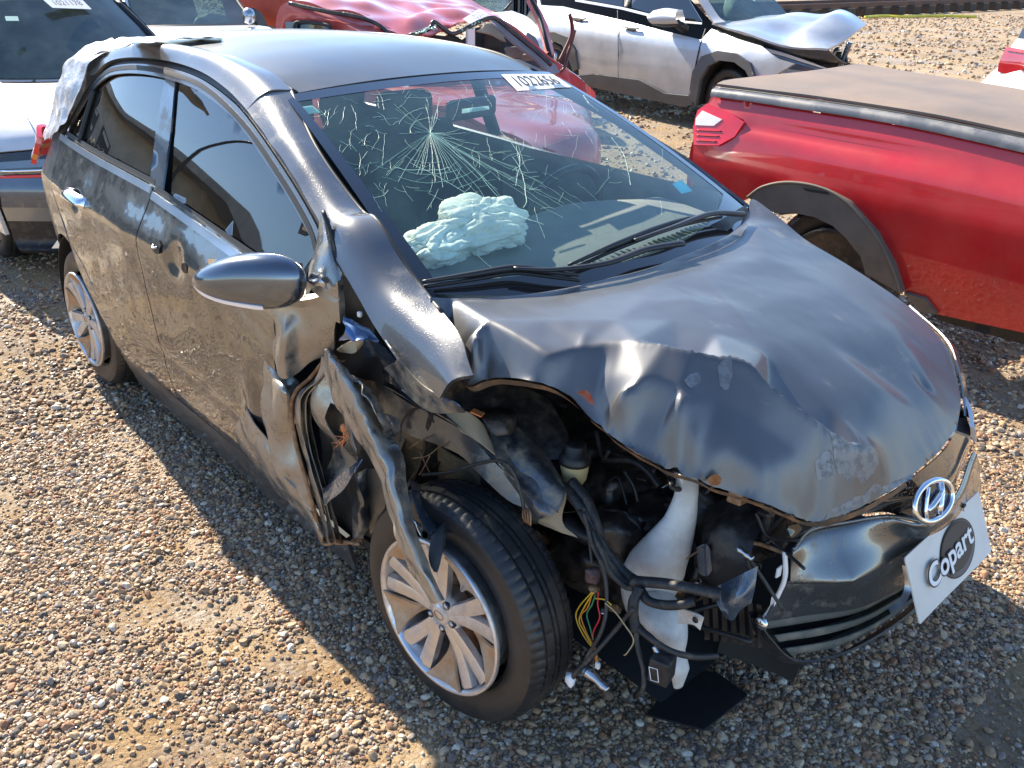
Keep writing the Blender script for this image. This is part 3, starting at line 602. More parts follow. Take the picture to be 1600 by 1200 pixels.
def rbf():
    L = [E3[::2]]
    for q in RIDGE:
        P3 = np.array([at(a, b, z=c) for a, b, c in q]); n_ = max(3, int(np.linalg.norm(np.diff(P3, axis=0), axis=1).sum()/.018)); L.append(cr(P3, n_))
    P = np.vstack(L+[np.array([at(a, b, z=c) for a, b, c in INN])])
    keep = []
    for i in range(len(P)):
        if all(np.hypot(*(P[i, :2]-P[k, :2])) > .011 for k in keep): keep.append(i)
    P = P[keep]; X = P[:, :2]; Z = P[:, 2]; c2 = .02**2
    K = np.sqrt(((X[:, None]-X[None])**2).sum(2)+c2); K -= np.eye(len(X))*.006; A = np.hstack([np.ones((len(X), 1)), X]); n_ = len(X)
    S = np.block([[K, A], [A.T, np.zeros((3, 3))]]); w_ = np.linalg.solve(S, np.concatenate([Z, np.zeros(3)]))
    return lambda x, y: float(np.sqrt((X[:, 0]-x)**2+(X[:, 1]-y)**2+c2)@w_[:n_]+w_[n_]+w_[n_+1]*x+w_[n_+2]*y)
HR = rbf()
def build_hz():
    """grid height: straight-sided creased sheet through the measured lines, softened to a dome away from the buckle"""
    L = [E3[::3]]
    for q in RIDGE:
        P3 = np.array([at(a, b, z=c) for a, b, c in q]); n_ = max(3, int(np.linalg.norm(np.diff(P3, axis=0), axis=1).sum()/.03)); L.append(lin(P3, n_))
    P = np.vstack(L+[np.array([at(a, b, z=c) for a, b, c in INN])]); keep = []
    for i in range(len(P)):
        if all(np.hypot(*(P[i, :2]-P[k, :2])) > .012 for k in keep): keep.append(i)
    P = P[keep]; vc, _, fc, ov, *_ = delaunay_2d_cdt([Vector(p[:2]) for p in P], [], [], 0, 1e-6)
    Zv = np.array([P[o[0], 2] for o in ov]); vc = np.array([tuple(p) for p in vc])
    st = .006; x0, y0 = P[:, 0].min()-.05, P[:, 1].min()-.05; nx, ny = int((P[:, 0].max()+.05-x0)/st)+2, int((P[:, 1].max()+.05-y0)/st)+2
    gx, gy = np.meshgrid(x0+np.arange(nx)*st, y0+np.arange(ny)*st, indexing='ij'); Z = np.full((nx, ny), np.nan)
    for t in fc:
        a, b, c = vc[list(t)]; lo = np.minimum(np.minimum(a, b), c); hi = np.maximum(np.maximum(a, b), c)
        i0, i1 = max(0, int((lo[0]-x0)/st)-1), min(nx, int((hi[0]-x0)/st)+3); j0, j1 = max(0, int((lo[1]-y0)/st)-1), min(ny, int((hi[1]-y0)/st)+3)
        X, Y = gx[i0:i1, j0:j1], gy[i0:i1, j0:j1]; d = (b[1]-c[1])*(a[0]-c[0])+(c[0]-b[0])*(a[1]-c[1])
        if abs(d) < 1e-10: continue
        l1 = ((b[1]-c[1])*(X-c[0])+(c[0]-b[0])*(Y-c[1]))/d; l2 = ((c[1]-a[1])*(X-c[0])+(a[0]-c[0])*(Y-c[1]))/d; l3 = 1-l1-l2
        k = (l1 > -1e-6) & (l2 > -1e-6) & (l3 > -1e-6); Z[i0:i1, j0:j1] = np.where(k, l1*Zv[t[0]]+l2*Zv[t[1]]+l3*Zv[t[2]], Z[i0:i1, j0:j1])
    for _ in range(14):                       # carry the rim outwards so smoothing does not bend it
        m_ = np.isnan(Z); 
        if not m_.any(): break
        S_ = np.zeros_like(Z); N_ = np.zeros_like(Z); Z0 = np.where(m_, 0, Z); V0 = (~m_).astype(float)
        for dx, dy in ((1, 0), (-1, 0), (0, 1), (0, -1)): S_ += np.roll(Z0, (dx, dy), (0, 1)); N_ += np.roll(V0, (dx, dy), (0, 1))
        Z = np.where(m_ & (N_ > 0), S_/np.maximum(N_, 1), Z)
    Z = np.where(np.isnan(Z), .8, Z)
    def blur(A, r):
        k = np.exp(-np.linspace(-2, 2, 2*r+1)**2); k /= k.sum()
        A = np.apply_along_axis(lambda q: np.convolve(np.pad(q, r, 'edge'), k, 'valid'), 0, A); return np.apply_along_axis(lambda q: np.convolve(np.pad(q, r, 'edge'), k, 'valid'), 1, A)
    Za, Zb = blur(Z, 2), blur(blur(Z, 9), 6)
    dome = [at(a, b, z=c)[:2] for a, b, c in ((1040, 415, 1.0), (1130, 520, 1.0), (1206, 552, .985), (1276, 608, .935), (1362, 672, .865), (1412, 712, .80), (1440, 726, .74), (1494, 665, .73), (1501, 630, .735), (1470, 530, .80), (1380, 450, .89), (1260, 375, .97), (1176, 315, 1.03))]
    Wd = blur(inpoly(np.stack([gx.ravel(), gy.ravel()], 1), dome).reshape(nx, ny).astype(float), 4)
    flat_ = blur(np.abs(Za-blur(Z, 5)) > .0022, 3) if False else np.clip(np.abs(Za-Zb)/.006, 0, 1)
    Zn = Za*flat_+blur(Z, 4)*(1-flat_)
    Zn = Zn*(1-Wd)+Zb*Wd
    def f(x, y):
        u = (x-x0)/st; v = (y-y0)/st; i = min(max(int(u), 0), nx-2); j = min(max(int(v), 0), ny-2); u -= i; v -= j
        return float(Zn[i, j]*(1-u)*(1-v)+Zn[i+1, j]*u*(1-v)+Zn[i, j+1]*(1-u)*v+Zn[i+1, j+1]*u*v)
    return f
HG = build_hz()
_ED = cr([at(a, b, z=c) for a, b, c in EDG], 1400)
_e2 = _ED[:, :2]
_ec = np.array([p[2]-HG(p[0], p[1]) for p in _ED]); _kk = np.ones(7)/7; _ec = np.convolve(np.pad(_ec, 3, 'edge'), _kk, 'valid')
def HZ(x, y):
    d = np.hypot(_e2[:, 0]-x, _e2[:, 1]-y); k = int(d.argmin()); w_ = max(0, 1-d[k]/.06)**2
    return HG(x, y)+(w_*_ec[k] if w_ > 0 else 0)
hout = [tuple(p[:2]) for p in E3]
DT = at(1441, 606, z=.80)
_CR = []
for pl, am, wd_ in (([(985, 531, 1.028), (1049, 538, 1.033), (1112, 552, 1.021), (1169, 570, 1.004), (1200, 596, .981), (1232, 623, .955), (1275, 651, .922), (1322, 683, .880), (1360, 706, .835)], .012, .0085), ([(1049, 545, 1.028), (1112, 562, 1.012), (1169, 583, .99), (1215, 628, .945), (1265, 662, .905)], .004, .006),
                    ([(870, 598, .985), (900, 560, 1.0), (917, 519, 1.01)], .008, .016), ([(1062, 606, .975), (1066, 650, .945), (1070, 700, .885)], .004, .009), ([(730, 522, .998), (800, 567, 1.0), (861, 596, .985)], .003, .007), ([(1080, 420, 1.0), (1130, 470, .995), (1185, 530, .98)], .0035, .02), ([(1213, 768, .812), (1222, 735, .84)], .004, .008)):
    q_ = cr([at(a, b, z=c) for a, b, c in pl], 40)[:, :2]; _CR.append((q_, am*np.sin(np.linspace(.15, math.pi-.15, 40)), wd_))
def creases(x, y):
    t = 0
    for q_, am, wd_ in _CR:
        d = np.hypot(q_[:, 0]-x, q_[:, 1]-y); k = int(d.argmin())
        if d[k] < wd_*5: t += am[k]*math.exp(-d[k]/wd_)
    return t
def hood_emb(x, y): return (x, y, HZ(x, y)+creases(x, y)-.012*math.exp(-((x-DT[0])**2+(y-DT[1])**2*1.0)/.022**2)+.0010*nz3(x, y, 0, 7)+.0005*nz3(x, y, 2, 22))
hood = P_(solid(panel('bonnet', hout, hood_emb, M['hood'], None, .0078), .004))
# edge lip curled on the torn side
def dent(o): pass
lip = [[(p[0], p[1]+.007*k, HZ(p[0], p[1])-.0055-.008*k) for p in E3[126:205:2]] for k in (0, 1, 2)]
P_(loft('bonnet_edge', lip, 80, 5, M['lip'], nz=.002, nf=25))
def chip(name, pl, m_, o=.0016):
    q = [at(a, b, z=c) for a, b, c in pl]; q = [(p[0]+.004*nz3(p[0], p[1], 0, 60), p[1]+.004*nz3(p[1], p[0], 0, 60)) for p in cr([*q, q[0]], 36)[:-1]]
    P_(panel(name, q, lambda x, y: (x, y, HZ(x, y)+creases(x, y)+o+.0010*nz3(x, y, 0, 7)+.0005*nz3(x, y, 2, 22)), m_, None, .008))
M['scrape'] = mat('pale_scraped_paint', (.20, .215, .235), .5, .4, .3, .2, dirt=(.12, .125, .135), dcov=.48, dscale=60, drough=.5, dsoft=.05)
M['redscuff'] = mat('red_paint_scuff', (.35, .06, .04), .5, .1, .2, dirt=(.20, .17, .17), dcov=.5, dscale=50, dsoft=.1)
chip('scraped_paint', [(1292, 695, .865), (1330, 688, .862), (1368, 712, .82), (1372, 722, .81), (1340, 742, .80), (1312, 738, .815)], M['scrape'])
chip('scraped_paint', [(1268, 748, .80), (1290, 744, .80), (1298, 756, .79), (1278, 762, .785)], M['scrape'])
chip('scraped_paint', [(1066, 604, .97), (1088, 602, .965), (1092, 618, .95), (1074, 618, .955)], M['scrape'])
chip('scraped_paint', [(1118, 600, .962), (1136, 602, .955), (1136, 622, .945), (1124, 616, .952)], M['scrape'])
chip('scraped_paint', [(1280, 806, .74), (1340, 786, .735), (1400, 752, .74), (1425, 735, .745), (1420, 748, .735), (1345, 792, .73)], M['scrape'])
chip('red_scuff', [(898, 650, .90), (912, 642, .91), (926, 650, .905), (926, 664, .89), (912, 668, .885)], M['redscuff'])
chip('red_scuff', [(1096, 736, .838), (1120, 740, .84), (1126, 752, .83), (1104, 750, .828)], M['rust'])

# ---------------------------------------------------------------- front bumper cover
B0 = Z3([(1228, 822, .64), (1300, 806, .68), (1375, 780, .70), (1440, 735, .71), (1485, 690, .70), (1502, 632, .70)])
B1 = Z3([(1236, 858, .59), (1262, 828, .605), (1320, 815, .61), (1385, 806, .62), (1440, 815, .60), (1490, 778, .595), (1522, 706, .60)])
B2 = Z3([(1230, 911, .51), (1318, 911, .50), (1340, 905, .505), (1410, 868, .50), (1460, 846, .49), (1518, 790, .49), (1532, 730, .51)])
B3 = Z3([(1193, 972, .405), (1262, 961, .40), (1337, 951, .395), (1390, 928, .39), (1450, 895, .385), (1515, 830, .39), (1534, 762, .40)])
B4 = Z3([(1246, 1034, .285), (1320, 1020, .275), (1395, 978, .27), (1450, 930, .27), (1500, 872, .28), (1530, 800, .30)])
M['gloss'] = mat('gloss_black_grille', (.010, .010, .012), .08, 0, 1, .02, drops=.5)
M['bumper'] = mat('grey_bumper_paint', (.17, .174, .178), .27, .85, .8, .03, dirt=(.27, .22, .15), dcov=.32, dscale=15, drops=.5)
def midrow(a, b, t, push): 
    A = cr(a, 24); B = cr(b, 24); return [tuple(p*(1-t)+q*t+np.array((push, -push*.2, 0))) for p, q in zip(A, B)]
P_(solid(loft('upper_grille', [B0, midrow(B0, B1, .5, .008), [tuple(np.array(p)+np.array((-.012, 0, .004))) for p in B1]], 50, 12, M['gloss'], nz=.002), .004))
P_(solid(loft('bumper_cover', [cr(B1, 24), midrow(B1, B2, .12, .008), midrow(B1, B2, .5, .006), midrow(B1, B2, .9, .008), cr(B2, 24), midrow(B2, B3, .12, .0), midrow(B2, B3, .5, -.004), cr(B3, 24)], 70, 50, M['bumper'], nz=.003, nf=6), .004))
P_(tube('bumper_trim_line', [tuple(np.array(p)+np.array((.006, -.002, .003))) for p in B1[:5]], .0045, M['bumper']))
M['slat'] = mat('grey_green_slat', (.16, .175, .165), .35, .3, .4, .1, dirt=(.26, .24, .19), dcov=.4, dscale=14)
low = [cr(B3, 24), [tuple(p+np.array((-.02, 0, -.006))) for p in cr(B3, 24)]]
P_(loft('lower_grille_backing', [[tuple(np.array(p)+np.array((-.045, .0, 0))) for p in cr(B3, 12)], [tuple(np.array(p)+np.array((-.045, 0, 0))) for p in cr(B4, 12)]], 30, 6, M['seal']))
for k in range(3):
    t = (k+.10)/3; a = midrow(B3, B4, t, -.004)[:16]; b = midrow(B3, B4, t+.235, -.014)[:16]; c_ = midrow(B3, B4, t+.26, -.045)[:16]
    P_(solid(loft('grille_slat', [a, b, c_], 30, 6, M['slat']), .003))
P_(solid(loft('lower_lip', [Z3([(1186, 972, .40), (1205, 1000, .35), (1246, 1034, .285), (1320, 1022, .272), (1395, 981, .265), (1450, 935, .262), (1500, 878, .27), (1530, 806, .29)]), [tuple(np.array(p)+np.array((-.03, .01, -.012))) for p in Z3([(1186, 972, .40), (1200, 1006, .35), (1240, 1044, .28), (1320, 1034, .265), (1395, 990, .255), (1450, 945, .252), (1500, 888, .26), (1530, 812, .28)])]], 40, 5, M['blackdirt']), .005))
# torn end of the bumper: white clip edge, tow eye
P_(tube('clip_edge', Z3([(1226, 862, .59), (1226, 905, .52), (1206, 948, .44), (1192, 968, .40)]), .0055, M['paper'], ns=6))
for a, b, z in ((1219, 893, .54), (1211, 937, .455)):
    q = np.array(at(a, b, z=z)); P_(solid(loft('clip_tab', [[tuple(q+np.array((0, -.012, .012))), tuple(q+np.array((0, .006, .014)))], [tuple(q+np.array((0, -.012, -.012))), tuple(q+np.array((0, .006, -.014)))]], 4, 4, M['paper']), .003))
q = np.array(at(1188, 975, z=.40)); v, f = lathed([(0, -.004), (.012, -.004), (.017, 0), (.017, .006), (.010, .014), (0, .016)], 20, 'Y', tuple(q)); P_(mesh('fog_lamp_bezel', v, f, M['chrome']))
# far wing and bonnet shut line
fw = [Z3([(1420, 478, .80), (1475, 528, .77), (1493, 565, .745), (1503, 610, .72), (1506, 650, .70)]), Z3([(1420, 488, .74), (1482, 534, .71), (1500, 570, .68), (1510, 615, .64), (1516, 660, .60)]), Z3([(1400, 500, .60), (1470, 545, .58), (1495, 580, .54), (1510, 630, .50), (1520, 690, .45)])]
P_(solid(loft('left_wing', fw, 24, 12, M['paint']), .004))
P_(solid(loft('left_headlight', [Z3([(1503, 622, .70), (1512, 640, .69), (1516, 668, .68)]), Z3([(1506, 640, .64), (1513, 665, .62), (1520, 690, .61)])], 8, 6, M['clearlens']), .01))

# emblem: ring and slanting letter bars
ec = np.array(at(1456, 782, x=.757)); en = np.array((.92, -.16, .36)); en /= np.linalg.norm(en); ex = np.cross((0, 0, 1), en); ex /= np.linalg.norm(ex); ey = np.cross(en, ex)
E_ = lambda a, b, o=0: tuple(ec+ex*a+ey*b+en*o)
pts = [E_(.066*math.cos(a), .044*math.sin(a), .004) for a in np.linspace(0, 2*math.pi, 49)]
v, f = tube_data(pts, .0068, 10, False); EM = P_(mesh('emblem', v, f, M['chrome']))
def bar(pl, w0=.0075): 
    v, f = tube_data([E_(*p) for p in pl], w0, 8, True, .6); o = mesh('emblem_bar', v, f, M['chrome']); P_(o)
bar([(-.030, -.034, .004), (-.030, -.012, .005), (-.022, .012, .005), (-.012, .034, .004)]); bar([(.012, -.034, .004), (.022, -.012, .005), (.030, .012, .005), (.030, .034, .004)]); bar([(-.026, -.014, .006), (-.008, -.004, .008), (.010, .006, .008), (.026, .014, .006)], .0085)
P_(mesh('emblem_backing', [E_(.064*math.cos(a), .042*math.sin(a), .001) for a in np.linspace(0, 6.283, 33)[:-1]], [tuple(range(32))], M['gloss'], None, False))

# ---------------------------------------------------------------- wheels
def tyre_mesh():
    prof = [(.203, -.070), (.212, -.082), (.235, -.092), (.262, -.095), (.283, -.088), (.2935, -.074), (.2985, -.060), (.3005, -.052), (.3005, -.049), (.2945, -.047), (.2945, -.042), (.301, -.040), (.302, -.020), (.302, -.0135), (.2955, -.012), (.2955, -.006), (.302, -.0045), (.302, .0045), (.2955, .006), (.2955, .012), (.302, .0135), (.302, .020), (.301, .040), (.2945, .042), (.2945, .047), (.3005, .049), (.2985, .060), (.2935, .074), (.283, .088), (.25, .095), (.212, .082), (.203, .070)]
    n = 300; v = []; f = []; m_ = len(prof)
    for i in range(n):
        a = 2*math.pi*i/n
        for k, (r, h) in enumerate(prof):
            rr = r
            if (i % 4 == 0) and (5 <= k <= 8 or 25 <= k <= 28): rr -= .0032
            if (i % 10 == 3) and 11 <= k <= 13: rr -= .003
            if (i % 10 == 6) and 16 <= k <= 17: rr -= .003
            if k in (2,): rr += .001
            z = rr*math.sin(a); bulge = 0; h = h*.84+.024
            if z < -.285: z = -.285-(-.285-z)*.3; 
            if math.sin(a) < -.8 and r < .3: bulge = .010*(-math.sin(a)-.8)/.2*(1 if abs(h) > .06 else 0)
            v.append((rr*math.cos(a), h+math.copysign(bulge, h), z))
    for i in range(n):
        j = (i+1) % n
        for k in range(m_-1): f.append((i*m_+k, i*m_+k+1, j*m_+k+1, j*m_+k))
    me = bpy.data.meshes.new('tyre'); me.from_pydata(v, [], f); me.materials.append(M['rubber']); me.polygons.foreach_set('use_smooth', [True]*len(me.polygons)); return me
TY = tyre_mesh()
M['wheelpale'] = mat('dusty_wheel_face', (.50, .46, .42), .5, .4, 0, dirt=(.40, .22, .10), dcov=.42, dscale=16)
def prism(poly2, d0, d1):      # poly in (x, z), extruded along y
    n = len(poly2); v = [(x, d0, z) for x, z in poly2]+[(x, d1, z) for x, z in poly2]
    return v, [tuple(range(n))[::-1], tuple(range(n, 2*n))]+[(i, (i+1) % n, n+(i+1) % n, n+i) for i in range(n)]
def blade(a0, side_):
    # one blade of a double spoke: hub end narrow, rim end wide, ridge along its middle
    v = []; f = []; st = 7
    for i in range(st):
        t = i/(st-1); r = .036+t*.152; ca = a0+side_*math.radians(9.5+2.5*t)*(1-.2*(1-t)); hw = .0165+.0075*t
        y = -.058+.012*t-.020*t*t
        c = np.array((math.cos(ca), 0, math.sin(ca))); tt = np.array((-math.sin(ca), 0, math.cos(ca)))
        for w_, dy in ((-1, .016), (-.85, .0), (0, -.006), (.85, .0), (1, .016)): p = c*r+tt*hw*w_; v.append((p[0], y+dy, p[2]))
    for i in range(st-1):
        for k in range(4): f.append((i*5+k, i*5+k+1, i*5+5+k+1, i*5+5+k))
    return v, f
def wheel(loc, rz, rot, detail=True, flip=1, cam_=0):
    w_ = bpy.data.objects.new('wheel', None); COL.objects.link(w_); w_.location = loc; w_.rotation_euler = (cam_, 0, rz); w_.scale = (1, flip, 1); P_(w_)
    t = bpy.data.objects.new('tyre', TY); COL.objects.link(t); t.parent = w_; _e = t.modifiers.new('edge', 'EDGE_SPLIT'); _e.split_angle = math.radians(28)
    rim = lathe('rim', [(.205, -.066), (.2065, -.074), (.203, -.079), (.197, -.076), (.193, -.066), (.190, -.050), (.183, -.03), (.178, .0), (.182, .05), (.203, .068)], M['silvermetal'], w_, 72)
    if detail:
        lathe('brake_disc', [(.0, .005), (.125, .005), (.125, .015), (0, .015)], M['rust'], w_, 40)
        lathe('inner_barrel', [(.0, .03), (.178, .03)], M['dark'], w_, 40)
        for k in range(5):
            a = rot+k*2*math.pi/5
            V, F = merge([blade(a, 1), blade(a, -1)]); s = mesh('spoke', V, F, M['silvermetal'], w_); solid(s, .008, 1)
            web = []
            for r, hw in ((.088, 3.0), (.12, 6.5), (.155, 11.5), (.180, 15.5), (.198, 18.5)): web.append([(r*math.cos(a+math.radians(36+q_*hw)), -.032-.042*((r-.088)/.11)**1.5+.010*(1-q_*q_), r*math.sin(a+math.radians(36+q_*hw))) for q_ in (-1, -.5, 0, .5, 1)])
            solid(loft('rim_web', web, 12, 14, M['wheeldirt'] if k in (0, 1, 2, 3) else M['wheelpale'], w_, nz=.001, nf=30), .006, 1)
        lathe('hub', [(.0, -.060), (.040, -.060), (.050, -.054), (.056, -.040), (.05, .0)], M['silvermetal'], w_, 40)
        lathe('hub_cap', [(.0, -.0665), (.022, -.0655), (.027, -.0625), (.028, -.058)], M['silvermetal'], w_, 32)
        v, f = tube_data([(.016*math.cos(a), -.0665, .011*math.sin(a)) for a in np.linspace(0, 6.283, 25)], .0014, 5, False); mesh('hub_emblem', v, f, M['wheeldirt'], w_)
        for k in range(5):
            a = rot+(k+.5)*2*math.pi/5; c_ = (.040*math.cos(a), 0, .040*math.sin(a))
            v, f = lathed([(0, -.052), (.0105, -.052), (.0105, -.0612), (.0085, -.0612)], 12, 'Y', c_); mesh('nut_well', v, f, M['seal'], w_)
            v, f = lathed([(0, -.064), (.005, -.064), (.006, -.060), (.006, -.05)], 6, 'Y', c_); mesh('wheel_nut', v, f, M['alu'], w_)
    else:
        lathe('rim_face', [(.0, -.05), (.19, -.06)], M['silvermetal'], w_, 32)
    return w_
wheel((-.002, -.744, .302), math.radians(5), math.radians(98), cam_=math.radians(-1))
wheel((-2.5, -.722, .291), 0, math.radians(60))
wheel((0, .745, .291), 0, 0, False, -1); wheel((-2.5, .742, .291), 0, 0, False, -1)
for x in (-2.5,):
    P_(solid(mesh('arch_liner', [(x+r*math.cos(a), y, .31+r*math.sin(a)) for a in np.radians(np.linspace(-15, 195, 24)) for r, y in ((.345, -.77), (.36, -.68), (.36, -.48))], [(i*3+k, i*3+k+1, i*3+4+k, i*3+3+k) for i in range(23) for k in range(2)], M['floorpan']), .004))

# ---------------------------------------------------------------- door mirror
def mirror():
    c0 = np.array(at(392, 432, y=-.905)); out = np.array(at(303, 432, y=-.995))-c0; inn_ = np.array(at(480, 447, y=-.815))-c0
    L = np.linalg.norm(out)+np.linalg.norm(inn_); ux = (out-inn_)/np.linalg.norm(out-inn_); uf = np.array((1, 0, .0)); uf -= ux*(uf@ux); uf /= np.linalg.norm(uf); uz = np.cross(uf, ux); uz *= np.sign(uz[2])
    cen = (np.array(at(303, 432, y=-.995))+np.array(at(480, 447, y=-.815)))/2
    v = []; f = []; nu, nv = 40, 32
    for i in range(nu):
        s = -1+2*i/(nu-1); e = max(0, 1-abs(s)**2.6)**.5
        hgt = (.066-.016*s)*e*(1 if s < .2 else 1-.25*(s-.2)); dep = .062*e; zc_ = .008*(1-s)*.6-.006*max(0, s)
        for j in range(nv):
            a = 2*math.pi*j/nv; ca, sa = math.cos(a), math.sin(a); cc = math.copysign(abs(ca)**.8, ca); ss = math.copysign(abs(sa)**.8, sa)
            v.append(tuple(cen+ux*s*L/2+uf*(dep*cc*(1 if ca > 0 else .55))+uz*(hgt*ss+zc_)))
    for i in range(nu-1):
        for j in range(nv): f.append((i*nv+j, i*nv+(j+1) % nv, (i+1)*nv+(j+1) % nv, (i+1)*nv+j))
    M['mirrorcap'] = mat('blue_grey_mirror_cap', (.13, .15, .18), .2, .85, 1, .02, dirt=(.3, .25, .18), dcov=.15)
    P_(mesh('mirror_housing', v, f, M['mirrorcap']))
    P_(mesh('mirror_glass', [tuple(cen-uf*.036+ux*a*L*.42+uz*b*.045) for a, b in ((-1, -1), (1, -.8), (1, .8), (-1, 1))], [(0, 1, 2, 3)], M['chrome'], None, False))
    sig = [[tuple(cen+ux*s*L/2+uf*(.060*max(0, 1-abs(s)**2.6)**.5*k+.003)+uz*(-(.046-.012*s)*max(0, 1-abs(s)**3)**.5+dz)) for s in np.linspace(.93, -.35, 10)] for k, dz in ((.86, .006), (.80, -.004))]
    P_(solid(loft('indicator_strip', sig, 20, 4, M['clearlens']), .004))
    P_(solid(loft('mirror_arm', [Y3([(400, 468, -.86), (450, 470, -.82), (500, 462, -.785), (528, 440, -.77)]), Y3([(400, 476, -.85), (455, 486, -.80), (505, 495, -.775), (532, 505, -.765)])], 20, 6, M['crumple'], nz=.004), .02))
    P_(solid(loft('mirror_sail', [Y3([(488, 400, -.742), (500, 340, -.712), (508, 330, -.70)]), Y3([(482, 440, -.79), (512, 400, -.755), (520, 388, -.735)]), Y3([(500, 462, -.785), (528, 470, -.77), (532, 430, -.75)])], 16, 10, M['crumple'], nz=.008, nf=14), .006))
    P_(solid(loft('bent_bracket', [Y3([(470, 440, -.80), (485, 425, -.80), (500, 432, -.79)]), Y3([(478, 456, -.80), (492, 448, -.80), (510, 452, -.79)])], 10, 10, M['alu'], nz=.010, nf=40), .003))
mirror()
# tail light
P_(solid(loft('tail_light', [[(-2.93, -.66, 1.02), (-2.90, -.70, 1.03), (-2.83, -.725, 1.0)], [(-2.965, -.655, .97), (-2.93, -.705, .97), (-2.83, -.745, .955)], [(-2.97, -.665, .91), (-2.94, -.72, .90), (-2.86, -.765, .885)]], 16, 16, M['redlens']), .02, 1))
P_(solid(loft('reflector_strip', [[(-2.965, -.66, .95), (-2.925, -.715, .945), (-2.84, -.752, .925)], [(-2.97, -.665, .93), (-2.935, -.722, .925), (-2.85, -.762, .905)]], 12, 4, mat('orange_lens', (.7, .25, .05), .15, 0, 1)), .022, 1))
# rear end closing panels
P_(solid(loft('rear_hatch', [[(-2.66, y, 1.37-.03*abs(y)) for y in (-.46, 0, .46)], [(-2.84, y, 1.08) for y in (-.58, 0, .58)], [(-2.93, y, .80) for y in (-.64, 0, .64)], [(-2.96, y, .45) for y in (-.66, 0, .66)], [(-2.90, y, .22) for y in (-.64, 0, .64)]], 20, 20, M['paint']), .01))
# ---------------------------------------------------------------- interior
P_(solid(loft('floor_pan', [[(x, y, .24) for x in np.linspace(-2.8, -.25, 5)] for y in (-.74, 0, .74)], 6, 6, M['floorpan']), .02))
P_(loft('underbody', [[(x, y, .16) for x in np.linspace(-.3, .45, 4)] for y in (-.5, 0, .6)], 6, 6, M['floorpan']))
P_(solid(loft('firewall', [[(-.10, y, .90) for y in (-.68, 0, .68)], [(-.22, y, .60) for y in (-.68, 0, .68)], [(-.42, y, .24) for y in (-.70, 0, .70)]], 10, 10, M['dark'], nz=.02, nf=5), .01))
dsh = [[(-.28, -.60, .965), (-.16, -.3, .955), (-.10, 0, .952), (-.16, .3, .955), (-.28, .60, .965)], [(-.42, -.62, .985), (-.38, -.3, .985), (-.36, 0, .99), (-.38, .3, .985), (-.42, .62, .98)], [(-.62, -.64, .975), (-.62, -.3, .985), (-.60, 0, .995), (-.62, .3, 1.0), (-.62, .64, .975)], [(-.72, -.65, .90), (-.73, -.3, .90), (-.70, 0, .92), (-.72, .3, .94), (-.70, .65, .90)], [(-.66, -.65, .62), (-.66, -.3, .6), (-.62, 0, .55), (-.66, .3, .6), (-.66, .65, .62)]]
P_(loft('dashboard', dsh, 40, 40, M['dash'], nz=.002, nf=8))
for k in range(34):
    t = k/33; y = -.30+.86*t; x = -.185+.03*0-.13*max(0, abs(y)-.15); P_(box('vent_slot', (x-.06, y, .974+.002*math.sin(k)), (.036, .008, .006), M['seal'], bv=0))
def airbag():
    bm = bmesh.new(); c_all = np.array(at(716, 372, z=1.03))
    for (px, py, z), (sx, sy, sz), rz, sd in (((686, 384, 1.015), (.085, .165, .058), .30, 1), ((752, 356, 1.04), (.115, .125, .072), -.2, 5)):
        c = np.array(at(px, py, z=z))-c_all; r = bmesh.ops.create_icosphere(bm, subdivisions=6, radius=1)
        for v_ in r['verts']:
            p = v_.co.copy(); q = Vector((p.x*1.5, p.y*.75, p.z*1.1))+noise.noise_vector(p*1.0+Vector((sd, 7, 1)))*.45
            n1 = noise.noise(q*1.5+Vector((sd, 5, 2))); n2 = noise.noise(q*2.9+Vector((9, sd, 2))); n3 = noise.noise(Vector((p.x*7, p.y*3, p.z*5))+Vector((4, 1, sd)))
            k = .97+.22*noise.noise(p*1.2+Vector((sd, 1, 0)))+.34*abs(n1)+.16*abs(n2)-.02*math.exp(-(n3/.05)**2)-.12*math.exp(-(n1/.035)**2)-.05*math.exp(-(n2/.035)**2)+.05*max(0, 1-abs(n3)*5)
            l = Vector((p.x*sx*k, p.y*sy*k, max(-.45, p.z)*sz*k)); l.rotate(Matrix.Rotation(rz, 3, 'Z')); v_.co = l+Vector(c)
    a = bm_obj('airbag', bm, M['airbag'], None, True); a.location = c_all; bpy.context.view_layer.update(); P_(a)
airbag()
def seat(y):
    P_(bev(loft('front_seat', [[(-1.05, y+s, .50) for s in (-.24, 0, .24)], [(-1.5, y+s, .52) for s in (-.25, 0, .25)], [(-1.62, y+s, .80) for s in (-.24, 0, .24)], [(-1.68, y+s, 1.06) for s in (-.20, 0, .20)], [(-1.74, y+s, 1.06) for s in (-.2, 0, .2)]], 10, 24, M['seat'], thick=.08), .01))
    P_(box('headrest', (-1.72, y, 1.15), (.09, .25, .17), M['seat'], bv=.035))
seat(-.36); seat(.36)
P_(solid(loft('rear_seat', [[(-1.95, y, .52) for y in (-.6, 0, .6)], [(-2.3, y, .55) for y in (-.6, 0, .6)], [(-2.42, y, .98) for y in (-.58, 0, .58)]], 10, 12, M['seat']), .1))
P_(loft('headlining', [[(x, y, zc(x)-.04-.02*abs(y)/.45) for x in np.linspace(-2.6, -1.12, 8)] for y in (-.46, -.2, 0, .2, .46)], 10, 10, M['lining']))
v, f = tube_data([(-.80+.05*math.sin(a), .36+.18*math.cos(a), .92+.17*math.sin(a)) for a in np.linspace(0, 6.283, 40)], .014, 8, False); P_(mesh('steering_wheel', v, f, M['black']))
P_(box('rear_view_mirror', (-.88, .02, 1.30), (.03, .22, .065), M['black'], bv=.02, rz=.15))
